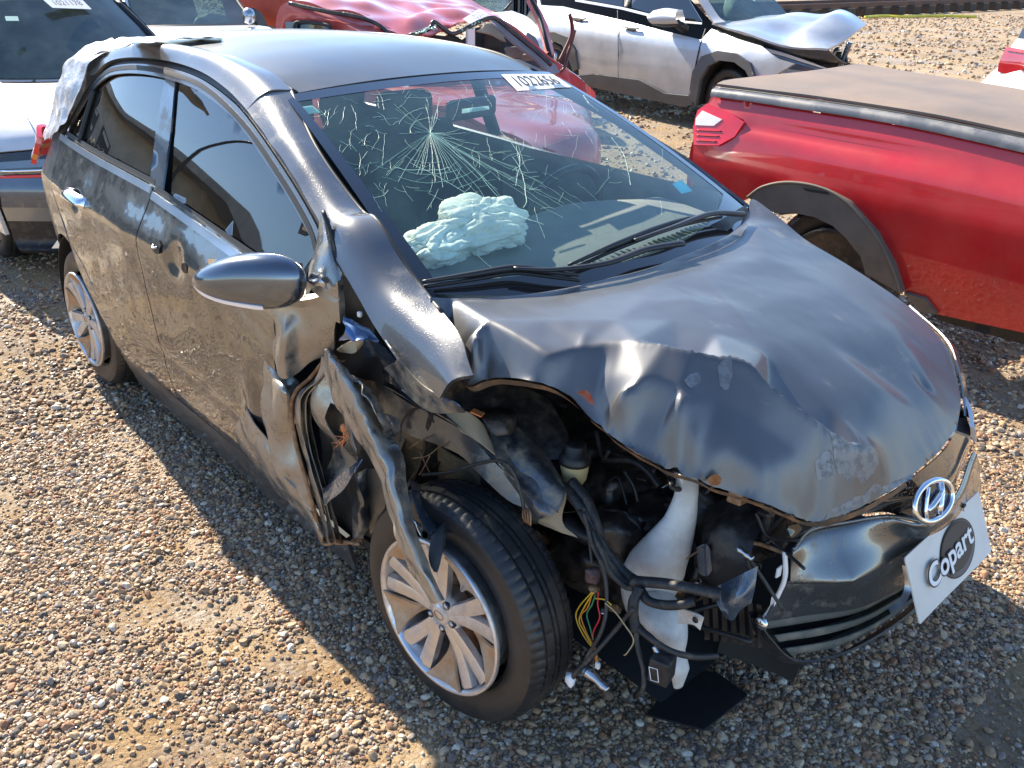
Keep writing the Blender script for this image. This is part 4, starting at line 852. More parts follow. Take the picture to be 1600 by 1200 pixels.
P_(solid(loft('left_door_trim', [[(x, .735, 1.00) for x in (-1.5, -.9, -.4)], [(x, .70, .985) for x in (-1.5, -.9, -.4)], [(x, .72, .5) for x in (-1.5, -.9, -.4)]], 8, 8, M['dash']), .01))

# ---------------------------------------------------------------- torn front door and wing, near side
YB = lambda pts, y: [at(a, b, y=y) for a, b in pts]
C1 = [Y3([(398, 470, -.835), (430, 476, -.83), (470, 478, -.80), (524, 488, -.765)]), Y3([(418, 500, -.835), (440, 520, -.845), (480, 530, -.79), (520, 540, -.755)]), Y3([(424, 560, -.832), (440, 585, -.845), (470, 580, -.80), (508, 562, -.76)])]
P_(solid(loft('door_skin_fold', C1, 40, 40, M['crumple'], nz=.020, nf=9, seed=1), .003))
C2 = [Y3([(414, 556, -.836), (445, 580, -.81), (470, 602, -.79)]), Y3([(412, 590, -.838), (438, 610, -.86), (462, 622, -.82)]), Y3([(410, 640, -.838), (432, 680, -.85), (460, 690, -.825)]), Y3([(412, 696, -.834), (442, 740, -.85), (476, 745, -.83)]), Y3([(436, 752, -.82), (476, 790, -.835), (505, 842, -.815)])]
P_(solid(loft('door_skin_fold', C2, 36, 60, M['crumple'], nz=.017, nf=11, seed=4), .003))
C3 = [Y3([(371, 690, -.80), (400, 725, -.79), (430, 765, -.79), (470, 800, -.79), (506, 848, -.80)]), Y3([(372, 662, -.815), (405, 700, -.84), (440, 745, -.85), (478, 790, -.83), (505, 840, -.815)]), Y3([(385, 640, -.83), (420, 690, -.835), (450, 740, -.83), (480, 770, -.82), (504, 830, -.81)])]
P_(solid(loft('sill_skin_fold', C3, 40, 16, M['crumple'], nz=.008, nf=12, seed=2), .003))
# rusty turned-over door edge, from the hinge line down to the sill
ED = [(509, 560, -.785), (485, 590, -.80), (462, 612, -.83), (455, 640, -.84), (462, 690, -.84), (478, 750, -.835), (492, 800, -.825), (504, 848, -.81), (530, 846, -.79), (562, 850, -.78)]
P_(tube('torn_door_edge', Y3(ED), .0055, M['rust'], None, 60, 6))
for k, (o, m_) in enumerate(((9, 'crumple'), (17, 'crumple'), (26, 'dark'))):
    a = [(x+o-4+(3 if i > 3 else 0), y+(4 if i < 3 else 0), q+.012*k+.01) for i, (x, y, q) in enumerate(ED[:8])]; b = [(x+o+5, y+3, q+.012*k-.008) for (x, y, q) in ED[:8]]
    P_(solid(loft('door_edge_fold', [Y3(a), Y3([((p[0]+r[0])/2, (p[1]+r[1])/2, p[2]-.01) for p, r in zip(a, b)]), Y3(b)], 40, 6, M[m_], nz=.004, nf=20, seed=k), .002))
# inner door panel with its hole, and the bent flap below
ip = [(503, 556), (520, 575), (540, 625), (566, 700), (560, 716), (540, 742), (512, 765), (506, 745), (508, 690), (500, 640), (496, 590)]
hl = [(519, 628), (532, 640), (543, 665), (546, 690), (536, 700), (524, 676), (517, 650)]
iu = [at(a, b, y=-.80) for a, b in ip]; ih = [at(a, b, y=-.80) for a, b in hl]
P_(solid(panel('inner_door_panel', [(p[0], p[2]) for p in iu], lambda x, z: (x, -.80+.02*nz3(x, z, 0, 9)+.015*math.sin(z*26), z), M['crumple'], None, .012, [[(p[0], p[2]) for p in ih]]), .003))
P_(solid(loft('bent_flap', [Y3([(503, 765, -.83), (530, 742, -.84), (566, 716, -.82)]), Y3([(507, 790, -.86), (535, 765, -.87), (552, 738, -.85)]), Y3([(509, 766, -.80), (532, 750, -.80), (562, 716, -.80)])], 12, 12, M['bluepart'], nz=.004), .003))
V, F = merge([tube_data(cr(Y3([(535+rnd.gauss(0, 3), 668+rnd.gauss(0, 4), -.825), (540+rnd.gauss(0, 5), 680+rnd.gauss(0, 5), -.83), (530+rnd.gauss(0, 6), 695+rnd.gauss(0, 8), -.835)]), 8), 0.0007, 4) for _ in range(9)]); P_(mesh('orange_fibre', V, F, M['orangebit']))
P_(mesh('orange_clip', *lathed([(0, -.01), (.010, -.008), (.012, 0), (.008, .01)], 8, 'Y', at(539, 668, y=-.80)), M['orangebit']))
M['innergrey'] = mat('inner_pillar_paint', (.17, .17, .165), .3, .75, .5, .08, dirt=(.22, .17, .11), dcov=.42, dscale=12, dsoft=.2, bstr=.3, bscale=30)
# dark hinge pillar and cavity behind
P_(solid(loft('hinge_pillar', [Y3([(500, 560, -.70), (575, 560, -.66), (640, 640, -.62)]), Y3([(500, 700, -.72), (560, 690, -.70), (610, 740, -.66)]), Y3([(505, 790, -.76), (550, 780, -.74), (598, 770, -.70)]), Y3([(512, 840, -.76), (552, 852, -.75), (590, 830, -.72)])], 20, 24, M['innergrey'], nz=.018, nf=8), .006))
P_(solid(loft('pillar_flange', [Y3([(545, 745, -.76), (552, 790, -.765), (550, 840, -.76)]), Y3([(556, 742, -.77), (566, 790, -.775), (560, 842, -.765)]), Y3([(570, 735, -.75), (574, 790, -.75), (572, 842, -.75)])], 24, 8, M['apron'], nz=.008, nf=20), .003))
P_(solid(loft('hinge_pillar', [Y3([(572, 730, -.72), (575, 790, -.73), (580, 832, -.73)]), Y3([(600, 730, -.69), (602, 780, -.70), (600, 812, -.70)])], 10, 6, M['innergrey'], nz=.006), .006))
P_(solid(loft('sill_end', [Y3([(504, 846, -.80), (530, 852, -.79), (566, 846, -.76)]), Y3([(510, 838, -.74), (535, 842, -.73), (566, 838, -.72)])], 10, 6, M['rust'], nz=.004), .006))
# black gap beside the pillar, with hinge bits
P_(solid(loft('door_aperture', [Y3([(500, 330, -.66), (528, 400, -.67), (530, 500, -.69), (520, 580, -.70)]), Y3([(560, 420, -.66), (585, 480, -.68), (590, 540, -.70), (600, 600, -.71)])], 20, 8, M['seal'], nz=.006), .006))
P_(tube('door_weatherstrip', Y3([(505, 330, -.715), (520, 372, -.725), (528, 410, -.74), (531, 470, -.75), (528, 500, -.75)]), .006, M['seal']))
P_(tube('rusty_strip', Y3([(531, 425, -.735), (535, 445, -.735), (537, 468, -.735)]), .0035, M['rust']))
for a, b in ((560, 439), (562, 491)): P_(box('white_clip', at(a, b, y=-.735), (.012, .010, .014), M['paper'], bv=.003, rz=.4))
P_(solid(loft('crushed_hinge_cover', [Y3([(536, 494, -.78), (560, 505, -.76), (585, 520, -.74)]), Y3([(540, 515, -.80), (562, 525, -.79), (592, 535, -.75)]), Y3([(528, 532, -.80), (560, 530, -.80), (586, 528, -.76)])], 18, 18, mat('blue_scuffed_metal', (.05, .12, .28), .35, .5, 1, .05, dirt=(.35, .28, .18), dcov=.3, dscale=18), nz=.010, nf=30), .003))
P_(solid(loft('torn_skin_lip', [Y3([(526, 548, -.80), (545, 534, -.80), (568, 532, -.79)]), Y3([(530, 550, -.77), (552, 552, -.80), (566, 540, -.77)])], 14, 8, M['cream'], nz=.003), .003))
P_(solid(loft('hinge_bracket', [Y3([(578, 492, -.76), (590, 500, -.76), (596, 520, -.755)]), Y3([(586, 488, -.74), (600, 500, -.74), (604, 530, -.74)])], 10, 8, M['alu'], nz=.005, nf=30), .004))
P_(solid(loft('inner_pillar_plate', [Y3([(566, 530, -.715), (600, 545, -.715), (640, 600, -.70), (668, 628, -.70)]), Y3([(575, 590, -.70), (610, 600, -.69), (650, 630, -.68), (690, 660, -.67)])], 16, 8, M['bluepart'], nz=.003), .004))
# torn strip of wing hanging over the wheel
T1 = [Y3([(506, 544, -.80), (510, 585, -.82), (530, 640, -.84), (556, 680, -.85), (582, 715, -.86), (600, 770, -.87), (618, 830, -.885), (640, 885, -.89), (676, 942, -.885)]),
      Y3([(509, 545, -.82), (535, 590, -.86), (560, 640, -.88), (580, 680, -.885), (602, 725, -.89), (616, 780, -.90), (634, 835, -.905), (655, 885, -.91), (682, 940, -.90)]),
      Y3([(513, 546, -.80), (550, 590, -.83), (580, 640, -.84), (602, 682, -.83), (624, 700, -.84), (636, 770, -.86), (650, 835, -.875), (668, 885, -.885), (692, 938, -.885)])]
P_(solid(loft('torn_wing_strip', T1, 90, 22, M['crumple'], nz=.007, nf=22, seed=6), .003))
P_(solid(loft('torn_wing_curl', [Y3([(545, 590, -.84), (560, 600, -.86), (585, 640, -.86), (600, 672, -.85), (597, 690, -.84)]), Y3([(552, 594, -.80), (574, 608, -.79), (600, 645, -.80), (620, 665, -.80), (606, 686, -.82)]), Y3([(560, 600, -.81), (578, 618, -.82), (598, 650, -.83), (616, 672, -.82), (600, 692, -.83)])], 40, 16, M['crumple'], nz=.014, nf=34, seed=3), .0025))
P_(solid(loft('torn_edge_tear', [Y3([(640, 810, -.885), (648, 820, -.89), (656, 835, -.89)]), Y3([(644, 815, -.87), (660, 822, -.875), (658, 838, -.88)])], 8, 6, M['alu'], nz=.005, nf=50), .002))
P_(solid(loft('liner_flap', [Y3([(640, 752, -.80), (652, 800, -.83), (672, 842, -.85)]), Y3([(645, 745, -.74), (675, 790, -.75), (694, 822, -.77)])], 14, 10, M['bluepart'], nz=.003), .003))
P_(solid(loft('liner_tail', [Y3([(674, 840, -.85), (670, 868, -.87), (678, 892, -.875)]), Y3([(696, 815, -.80), (692, 850, -.84), (684, 894, -.87)])], 14, 8, M['black'], nz=.006, nf=30), .003))
P_(tube('split_conduit', Y3([(694, 822, -.79), (690, 850, -.82), (684, 870, -.84)]), .008, M['cable']))

# ---------------------------------------------------------------- engine bay
P_(solid(loft('upper_rail', [Y3([(575, 588, -.70), (640, 628, -.69), (720, 670, -.67), (800, 745, -.64), (872, 800, -.62)]), Y3([(572, 580, -.66), (650, 612, -.65), (735, 655, -.62), (820, 715, -.60), (884, 770, -.58)]), Y3([(590, 560, -.60), (680, 610, -.58), (770, 640, -.55), (840, 700, -.54), (890, 765, -.54)])], 40, 12, M['apron'], nz=.004, nf=12), .004))
P_(solid(loft('upper_rail_side', [Y3([(575, 589, -.702), (640, 629, -.692), (720, 671, -.672), (800, 746, -.642), (872, 801, -.622)]), Y3([(580, 640, -.70), (640, 680, -.70), (720, 712, -.68), (790, 780, -.66), (850, 800, -.63)])], 30, 8, M['apron'], nz=.006, nf=10), .004))
P_(solid(loft('dusty_flange', [Y3([(696, 646, -.665), (725, 642, -.65), (752, 660, -.63), (765, 690, -.62)]), Y3([(720, 672, -.675), (745, 690, -.665), (762, 700, -.655), (800, 730, -.63)])], 18, 8, M['cream'], nz=.003, nf=30), .004))
P_(solid(loft('rail_bead', [Y3([(628, 610, -.70), (650, 626, -.695), (664, 636, -.69)]), Y3([(632, 606, -.69), (655, 620, -.685), (666, 632, -.685)])], 8, 4, M['white']), .003))
P_(solid(loft('inner_wing', [Y3([(605, 655, -.66), (680, 690, -.64), (760, 735, -.62), (830, 790, -.60)]), Y3([(590, 700, -.60), (660, 730, -.58), (740, 790, -.57), (820, 830, -.56)]), Y3([(590, 760, -.56), (660, 780, -.52), (750, 830, -.5), (850, 860, -.5)])], 30, 20, mat('muddy_inner_wing', (.10, .085, .06), .6, .2, 0, dirt=(.33, .26, .16), dcov=.42, dscale=7, dsoft=.15, bstr=.5, bscale=25), nz=.014, nf=8), .004))
P_(solid(loft('rail_front_section', [Y3([(760, 660, -.61), (850, 740, -.59), (884, 768, -.58)]), Y3([(775, 712, -.65), (838, 770, -.63), (872, 798, -.62)]), Y3([(790, 735, -.66), (835, 798, -.65), (845, 812, -.64)]), Y3([(770, 745, -.60), (820, 812, -.60), (838, 818, -.60)])], 24, 20, mat('rail_metal', (.09, .10, .12), .35, .6, .6, .1, dirt=(.40, .32, .20), dcov=.45, dscale=9, drough=.85), nz=.004, nf=14), .004))
P_(solid(loft('front_bracket', [Y3([(848, 782, -.60), (865, 775, -.59), (884, 772, -.58)]), Y3([(840, 808, -.62), (860, 812, -.61), (880, 815, -.59)]), Y3([(842, 818, -.61), (872, 830, -.60), (902, 842, -.58)])], 14, 12, M['cream'], nz=.004, nf=25), .005))
v, f = lathed([(0, -.004), (.005, -.004), (.008, 0)], 12, 'Y', at(853, 800, y=-.625)); P_(mesh('bracket_hole', v, f, M['seal']))
P_(solid(loft('tower_top', [Y3([(690, 590, -.62), (740, 592, -.55), (800, 600, -.48), (860, 625, -.42)]), Y3([(700, 640, -.64), (760, 650, -.58), (830, 660, -.50), (890, 680, -.44)]), Y3([(760, 690, -.62), (800, 720, -.58), (850, 720, -.52), (880, 715, -.48)])], 24, 20, M['dark'], nz=.012, nf=9), .01))
for a, b, y in ((709, 617, -.60), (744, 630, -.57), (762, 665, -.60)):
    c = at(a, b, y=y); v, f = lathed([(0, .016), (.007, .016), (.008, .010), (.015, .008), (.016, 0)], 14, 'Z', c); P_(mesh('tower_bolt', v, f, M['alu']))
P_(solid(loft('tower_brace', [Y3([(762, 632, -.55), (800, 665, -.53)]), Y3([(770, 628, -.53), (806, 655, -.51)])], 6, 4, M['alu']), .01))
P_(box('orange_tag', at(746, 645, y=-.63), (.030, .02, .004), M['orangebit'], bv=.001, rz=.4, ry=.2))
# fluid reservoir
rc_ = at(897, 745, y=-.50)
v, f = lathed([(0, -.02), (.020, -.02), (.030, 0), (.034, .03), (.034, .042)], 28, 'Z', rc_); P_(mesh('reservoir_body', v, f, M['amber']))
v, f = lathed([(.034, .040), (.038, .042), (.038, .052), (.034, .056), (.034, .062), (.026, .064), (.025, .088), (.020, .092), (0, .092)], 28, 'Z', rc_); P_(mesh('reservoir_cap', v, f, M['black']))
P_(tube('reservoir_spout', [tuple(np.array(rc_)+np.array(q)) for q in ((.028, -.02, .0), (.05, -.03, -.012))], .010, M['amber']))
P_(tube('hose', Y3([(893, 752, -.54), (915, 780, -.55), (928, 810, -.56), (938, 845, -.56)]), .013, M['cable'], ns=10))
# engine mass: dark castings, pipes, belt drum
rg = random.Random(21)
def lump(c, s, m_, nm, seed=0, sub_=3):
    bm = bmesh.new(); bmesh.ops.create_icosphere(bm, subdivisions=sub_, radius=1)
    for v_ in bm.verts:
        k = 1+.35*noise.noise(v_.co*1.8+Vector((seed, 0, 0)))+.12*noise.noise(v_.co*5+Vector((0, seed, 0))); p = v_.co; q = Vector([math.copysign(abs(t)**.7, t) for t in p]); v_.co = Vector((q.x*s[0], q.y*s[1], q.z*s[2]))*k
    o = bm_obj(nm, bm, m_, None, True); o.location = c; bpy.context.view_layer.update(); return P_(o)
for i, (a, b, y, s) in enumerate([(960, 760, -.30, (.09, .10, .07)), (900, 690, -.25, (.12, .12, .08)), (1000, 810, -.32, (.08, .09, .06)), (960, 830, -.42, (.07, .06, .06)), (1120, 800, -.20, (.07, .10, .09)), (1150, 860, -.28, (.05, .07, .06)), (1180, 820, -.15, (.06, .10, .08)), (840, 660, -.25, (.12, .14, .08)), (920, 860, -.35, (.10, .10, .08)), (1020, 900, -.25, (.08, .12, .10)), (880, 850, -.25, (.14, .12, .12))]):
    lump(at(a, b, y=y), s, M['dark'], 'engine_casting', i*3.7)
P_(solid(loft('front_panel_backing', [[(.30, y, .75) for y in (-.28, .2, .6)], [(.34, y, .25) for y in (-.28, .2, .6)]], 40, 40, M['dark'], nz=.05, nf=7), .01))
v, f = tube_data([tuple(np.array(at(965, 828, y=-.42))+np.array((.062*math.cos(a), .02*math.cos(a), .050*math.sin(a)))) for a in np.linspace(0, 6.283, 36)], .007, 8, False); P_(mesh('pulley_rim', v, f, M['blackdirt']))
for pl, r, m_ in (([(940, 718, -.36), (985, 720, -.34), (1010, 735, -.33), (1030, 760, -.33)], .009, 'blackdirt'), ([(975, 735, -.38), (990, 760, -.38), (997, 785, -.38)], .005, 'black'), ([(945, 760, -.38), (965, 745, -.37), (980, 790, -.38)], .004, 'black'), ([(880, 815, -.52), (915, 838, -.50), (935, 832, -.48)], .020, 'black'), ([(1150, 740, -.30), (1180, 770, -.30), (1200, 800, -.30), (1190, 850, -.3)], .012, 'blackdirt'),
                  ([(1230, 800, -.30), (1200, 830, -.30), (1150, 860, -.33), (1130, 890, -.36)], .005, 'black'), ([(1075, 830, -.33), (1090, 870, -.34), (1085, 905, -.36)], .010, 'blackdirt'), ([(870, 690, -.35), (930, 700, -.33), (980, 715, -.3)], .008, 'blackdirt')):
    P_(tube('hose', Y3(pl), r, M[m_]))
P_(solid(loft('lamp_housing', [Y3([(1105, 790, -.30), (1150, 775, -.28), (1200, 800, -.26)]), Y3([(1090, 840, -.36), (1125, 830, -.38), (1180, 850, -.36)]), Y3([(1085, 885, -.36), (1120, 900, -.40), (1160, 905, -.38)]), Y3([(1095, 905, -.30), (1130, 925, -.32), (1170, 925, -.30)])], 18, 18, M['blackdirt'], nz=.014, nf=14), .004))
P_(solid(loft('lamp_socket', [Y3([(1088, 855, -.40), (1103, 850, -.41), (1112, 862, -.40)]), Y3([(1090, 895, -.40), (1104, 900, -.41), (1113, 892, -.40)])], 8, 8, M['bluepart'], nz=.004), .01))
P_(tube('bulb_holder', Y3([(1152, 856, -.42), (1176, 874, -.42)]), [.006, .009, .006, .009, .006, .007], M['alu']))
P_(box('radiator_side_plate', at(1190, 770, y=-.22), (.02, .10, .18), mat('brown_plate', (.07, .035, .03), .6), bv=.004, rz=.5))
for k in range(64):
    a, b = rg.uniform(880, 1215), rg.uniform(690, 975)
    if b < 640+(a-880)*.42: b += 60
    y = rg.uniform(-.40, -.22); p = np.array(at(a, b, y=y)); kd = rg.random(); mm = M[rg.choice(['dark', 'dark', 'blackdirt', 'black', 'cable', 'alu', 'rust'] if kd < .9 else ['cream', 'alu'])]
    if kd < .45:
        q = [tuple(p+np.array([rg.gauss(0, .03), rg.gauss(0, .025), rg.gauss(0, .03)])*t) for t in (0, 1, 2)]; P_(tube('engine_hose', q, rg.uniform(.002, .008), mm, None, 16, 6))
    elif kd < .75: P_(box('engine_bracket', tuple(p), (rg.uniform(.01, .05), rg.uniform(.01, .04), rg.uniform(.006, .05)), mm, bv=.003, rz=rg.uniform(0, 3), ry=rg.uniform(-.6, .6)))
    else: v, f = lathed([(0, .008), (.006, .008), (.007, 0), (.011, 0), (.011, -.004)], 8, rg.choice('YZ'), tuple(p)); P_(mesh('engine_bolt', v, f, M['alu'] if kd > .85 else mm))
# washer tank: long neck and body, then the lower bulb
def blob_tube(nm, pts, ws, m_, flat=.55, n=60):
    P = cr(pts, n); v, f = tube_data(P, ws, 20, True, flat); return P_(mesh(nm, v, f, m_))
pxm = lambda p: 1/FOC*float((np.array(p)-CP)@CF)
tk = Y3([(1074, 742, -.36), (1072, 775, -.38), (1062, 815, -.40), (1045, 850, -.42), (1028, 880, -.44), (1016, 905, -.45), (1008, 935, -.45), (1000, 955, -.44)])
blob_tube('washer_tank', tk, [pxm(p)*q for p, q in zip(tk, (17, 19, 26, 37, 46, 47, 38, 24))], M['tank'], .62)
tk2 = Y3([(1000, 930, -.47), (1025, 950, -.49), (1045, 975, -.50), (1056, 1000, -.50), (1060, 1020, -.50), (1062, 1045, -.51), (1060, 1072, -.51)])
blob_tube('washer_tank_lower', tk2, [pxm(p)*q for p, q in zip(tk2, (10, 40, 38, 26, 13, 18, 9))], M['tank'], .6)
P_(solid(loft('tank_bracket', [Y3([(1060, 950, -.53), (1085, 958, -.53), (1100, 966, -.52)]), Y3([(1058, 975, -.53), (1082, 976, -.53), (1094, 985, -.52)])], 10, 8, M['tank']), .004))
v, f = lathed([(0, -.002), (.006, -.002), (.0075, .001)], 14, 'Y', at(1086, 969, y=-.537)); P_(mesh('bracket_hole', v, f, M['seal']))
# condenser fins
for k in range(7):
    a = 1098+k*14; P_(loft('radiator_fin', [Y3([(a, 925+k*3, -.33), (a+2, 965+k*3, -.35), (a+3, 1000+k*2, -.37)]), Y3([(a+8, 928+k*3, -.30), (a+10, 965+k*3, -.32), (a+11, 1000+k*2, -.34)])], 8, 4, M['dark']))
P_(solid(loft('bumper_corner_scrap', [Y3([(1112, 922, -.46), (1130, 912, -.46), (1160, 895, -.45), (1184, 884, -.44)]), Y3([(1122, 945, -.48), (1140, 942, -.49), (1160, 930, -.48), (1180, 915, -.45)]), Y3([(1132, 964, -.47), (1145, 969, -.47), (1158, 952, -.46), (1174, 942, -.45)])], 20, 16, M['bluepart'], nz=.004), .003))
# wiring loom
LM = [(878, 758, -.56), (905, 790, -.57), (925, 825, -.57), (948, 862, -.56), (975, 895, -.55), (1000, 912, -.55)]
P_(tube('wiring_loom', Y3(LM), .0125, M['cable'], None, 50, 10))
P_(tube('wiring_loom', Y3([(925, 832, -.59), (945, 870, -.585), (965, 900, -.57), (985, 915, -.56)]), .010, M['cable'], None, 40, 10))
P_(tube('wiring_loom', Y3([(990, 908, -.56), (1040, 912, -.55), (1085, 920, -.53), (1125, 928, -.50)]), [.016, .015, .014, .016], M['cable'], None, 40, 10, .75))
P_(tube('wiring_loom', Y3([(905, 798, -.58), (935, 850, -.60), (950, 890, -.60), (975, 915, -.58), (990, 920, -.57)]), .007, M['cable'], None, 40, 8))
def conduit(pts, r, n_=90):
    P = cr(Y3(pts), n_); R = [r*(1.12 if k % 2 else .88) for k in range(n_)]; v, f = tube_data(P, R, 9); P_(mesh('ribbed_conduit', v, f, M['cable']))
conduit([(1000, 920, -.57), (1012, 938, -.58), (1035, 945, -.57), (1062, 945, -.56), (1085, 940, -.54)], .010)
conduit([(1000, 918, -.58), (990, 940, -.60), (990, 965, -.60), (994, 985, -.60)], .011)
conduit([(994, 980, -.60), (1020, 1000, -.60), (1050, 1018, -.58), (1085, 1026, -.54), (1120, 1025, -.48)], .007)
P_(tube('cable', Y3([(990, 950, -.61), (965, 980, -.62), (930, 1020, -.66), (905, 1045, -.68), (894, 1060, -.69)]), .0055, M['cable'], None, 40, 8))
P_(tube('cable', Y3([(912, 800, -.60), (925, 850, -.61), (943, 890, -.62), (948, 940, -.63), (940, 985, -.65), (915, 1030, -.67)]), .0045, M['cable'], None, 40, 8))
P_(tube('cable', Y3([(994, 985, -.60), (996, 1010, -.61), (1005, 1045, -.62), (1005, 1075, -.63), (998, 1085, -.63)]), .0055, M['cable'], None, 40, 8))
P_(tube('cable', Y3([(912, 792, -.59), (920, 840, -.60), (925, 880, -.61)]), .0035, M['cable'], None, 30, 6))
P_(tube('bare_cable', Y3([(945, 942, -.64), (960, 955, -.63), (975, 975, -.63), (990, 1000, -.62), (980, 1020, -.63), (975, 1024, -.63)]), .0017, M['tanwire'], None, 30, 6))
lump(at(925, 898, y=-.615), (.017, .015, .017), mat('brown_connector', (.09, .05, .045), .5, bstr=.5, bscale=80), 'wire_connector', 3)
lump(at(928, 920, y=-.61), (.012, .010, .010), M['rust'], 'wire_connector', 5, 2)
for cl, pl in (('yellow', [(928, 925), (915, 945), (905, 968), (912, 985), (925, 1008)]), ('yellow', [(925, 925), (905, 948), (900, 965), (910, 990), (924, 1010)]), ('orangewire', [(926, 925), (918, 950), (908, 962), (915, 985), (925, 1005)]), ('green', [(930, 930), (925, 945), (917, 960), (922, 980), (927, 1000)]), ('redwire', [(935, 925), (934, 945), (937, 965), (928, 985), (926, 1000)]), ('yellow', [(930, 935), (945, 937), (955, 945)])):
    P_(tube('coloured_wire', [at(a, b, y=-.625-.004*i) for i, (a, b) in enumerate(pl)], .0017, M[cl], None, 24, 6))
P_(tube('taped_wires', Y3([(926, 1005, -.645), (931, 1025, -.65), (933, 1040, -.655)]), .004, M['orangewire']))
lump(at(891, 1062, y=-.69), (.012, .010, .016), M['paper'], 'white_plug', 7, 2)
P_(tube('headlamp_bulb', Y3([(918, 1050, -.67), (928, 1058, -.67), (940, 1070, -.67), (950, 1078, -.67)]), [.013, .012, .008, .010, .006], M['alu'], None, 20, 12))
P_(tube('bulb_base', Y3([(914, 1046, -.668), (924, 1054, -.668)]), .0145, M['bluepart'], None, 6, 12))
P_(box('small_tag', at(934, 1040, y=-.665), (.010, .008, .016), M['white'], bv=.002))
# relay box with its little printed square
rb = at(1035, 1042, y=-.60); P_(box('relay_box', rb, (.045, .05, .062), M['blackdirt'], bv=.004, rz=.3))
fr_ = [at(1014+dx, 1050+dy, y=-.632) for dx, dy in ((0, -8), (13, -4), (15, 16), (3, 13))]; v, f = tube_data([*fr_, fr_[0]], .0012, 4, False); P_(mesh('printed_square', v, f, M['paper']))
P_(tube('relay_bracket', Y3([(1022, 1010, -.60), (1028, 1022, -.60), (1032, 1030, -.60)]), .006, M['alu']))
# thin loose wire across the arch, twigs
P_(tube('loose_cable', Y3([(660, 742, -.72), (700, 738, -.72), (745, 725, -.70), (780, 720, -.69), (800, 735, -.69), (812, 765, -.69), (820, 800, -.69)]), .0042, M['cable'], None, 50, 8))
P_(tube('loose_cable', Y3([(625, 690, -.72), (628, 660, -.71), (645, 640, -.70), (665, 640, -.70), (678, 660, -.70)]), .003, M['cable'], None, 30, 6))
for pl in ([(645, 716), (668, 712), (690, 695)], [(655, 705), (665, 725), (672, 740)], [(640, 700), (655, 690), (668, 682)], [(672, 712), (660, 735), (655, 742)]):
    P_(tube('twig', [at(a, b, y=-.70) for a, b in pl], .0014, M['rust'], None, 12, 5))
for k in range(4): P_(tube('frayed_strand', Y3([(818+k*3, 795, -.69), (817+k*4, 806, -.70), (820+k*3, 815+k*2, -.70)]), .0022, M['rust'], None, 8, 5))
P_(solid(loft('wheel_arch_liner', [[(.34*math.cos(a)*1.02, y, .30+.34*math.sin(a)) for a in np.radians(np.linspace(75, 170, 14))] for y in (-.62, -.5, -.42)], 24, 6, M['floorpan'], nz=.01), .004))
P_(tube('suspension_strut', [(-.03, -.60, .30), (-.05, -.58, .75)], [.03, .03, .045, .045], M['dark']))

# ---------------------------------------------------------------- hung sign, torn mat
SG = thing('dealer_plate', 'white rectangular plate with black oval logo hung by wire from the grey bumper', 'sign', (.78, .15, .46))
q4 = [np.array(at(a, b, x=c)) for a, b, c in ((1410, 880, .758), (1520, 778, .735), (1555, 850, .803), (1445, 967, .812))]
so_ = (q4[0]+q4[1]+q4[2]+q4[3])/4; sx_ = (q4[1]+q4[2]-q4[0]-q4[3])/2; sy_ = (q4[0]+q4[1]-q4[3]-q4[2])/2; sw, sh = np.linalg.norm(sx_), np.linalg.norm(sy_); sx_ /= sw; sn_ = np.cross(sx_, sy_/sh); sn_ /= np.linalg.norm(sn_); sy_ = np.cross(sn_, sx_)
def SQ(a, b, o=0): return tuple(so_+sx_*a+sy_*b+sn_*o)
def S_(o): o.parent = SG; o.matrix_parent_inverse = Matrix.Translation(-SG.location); return o
rr_ = []
for cx, cy, a0 in ((1, 1, 0), (-1, 1, 90), (-1, -1, 180), (1, -1, 270)):
    for a in np.radians(np.linspace(a0, a0+90, 5)): rr_.append((cx*(sw/2-.006)+.006*math.cos(a), cy*(sh/2-.006)+.006*math.sin(a)))
S_(solid(panel('plate_board', rr_, lambda a, b: SQ(a, b, .003*math.sin(a*9)), M['white'], None, .03), .003, -1))
def oval(rx, ry, cx, cy, o, m_, nm): S_(panel(nm, [(cx+rx*math.cos(a), cy+ry*math.sin(a)) for a in np.linspace(0, 6.283, 41)[:-1]], lambda a, b: SQ(a, b, o+.003*math.sin(a*9)), m_, None, .03))
oval(.094, .068, .036, .000, .0012, M['ink'], 'logo_ring'); oval(.090, .064, .036, .000, .0018, M['greyink'], 'logo_ring'); oval(.086, .057, .032, .006, .0024, M['ink'], 'logo_ring'); oval(.083, .054, .032, .006, .0030, mat('charcoal_ink', (.035, .037, .04), .5), 'logo_field')
to = Vector(SQ(-.010, -.004, .0055))
def stext(*a, **k): S_(text(*a, **k))
stext('logo_outline', 'Copart', to, Vector(sx_)+.06*Vector(sy_), Vector(sy_), .079, M['ink'], .0062, wd=.262, parent=None)
stext('logo_lettering', 'Copart', to+Vector(sn_)*.001, Vector(sx_)+.06*Vector(sy_), Vector(sy_), .071, M['paper'], .0022, wd=.254, parent=None)
for a in (-.045, .04): S_(tube('wire_tie', [SQ(a*0+.10, sh/2-.012, .004), SQ(.10, sh/2+.012, .006), SQ(.095, sh/2+.02, -.02), SQ(.10, sh/2-.008, -.006)], .0012, M['alu'], None, 16, 5)); break
S_(box('wire_knot', SQ(.098, sh/2+.004, .006), (.012, .014, .010), M['black'], bv=.003))
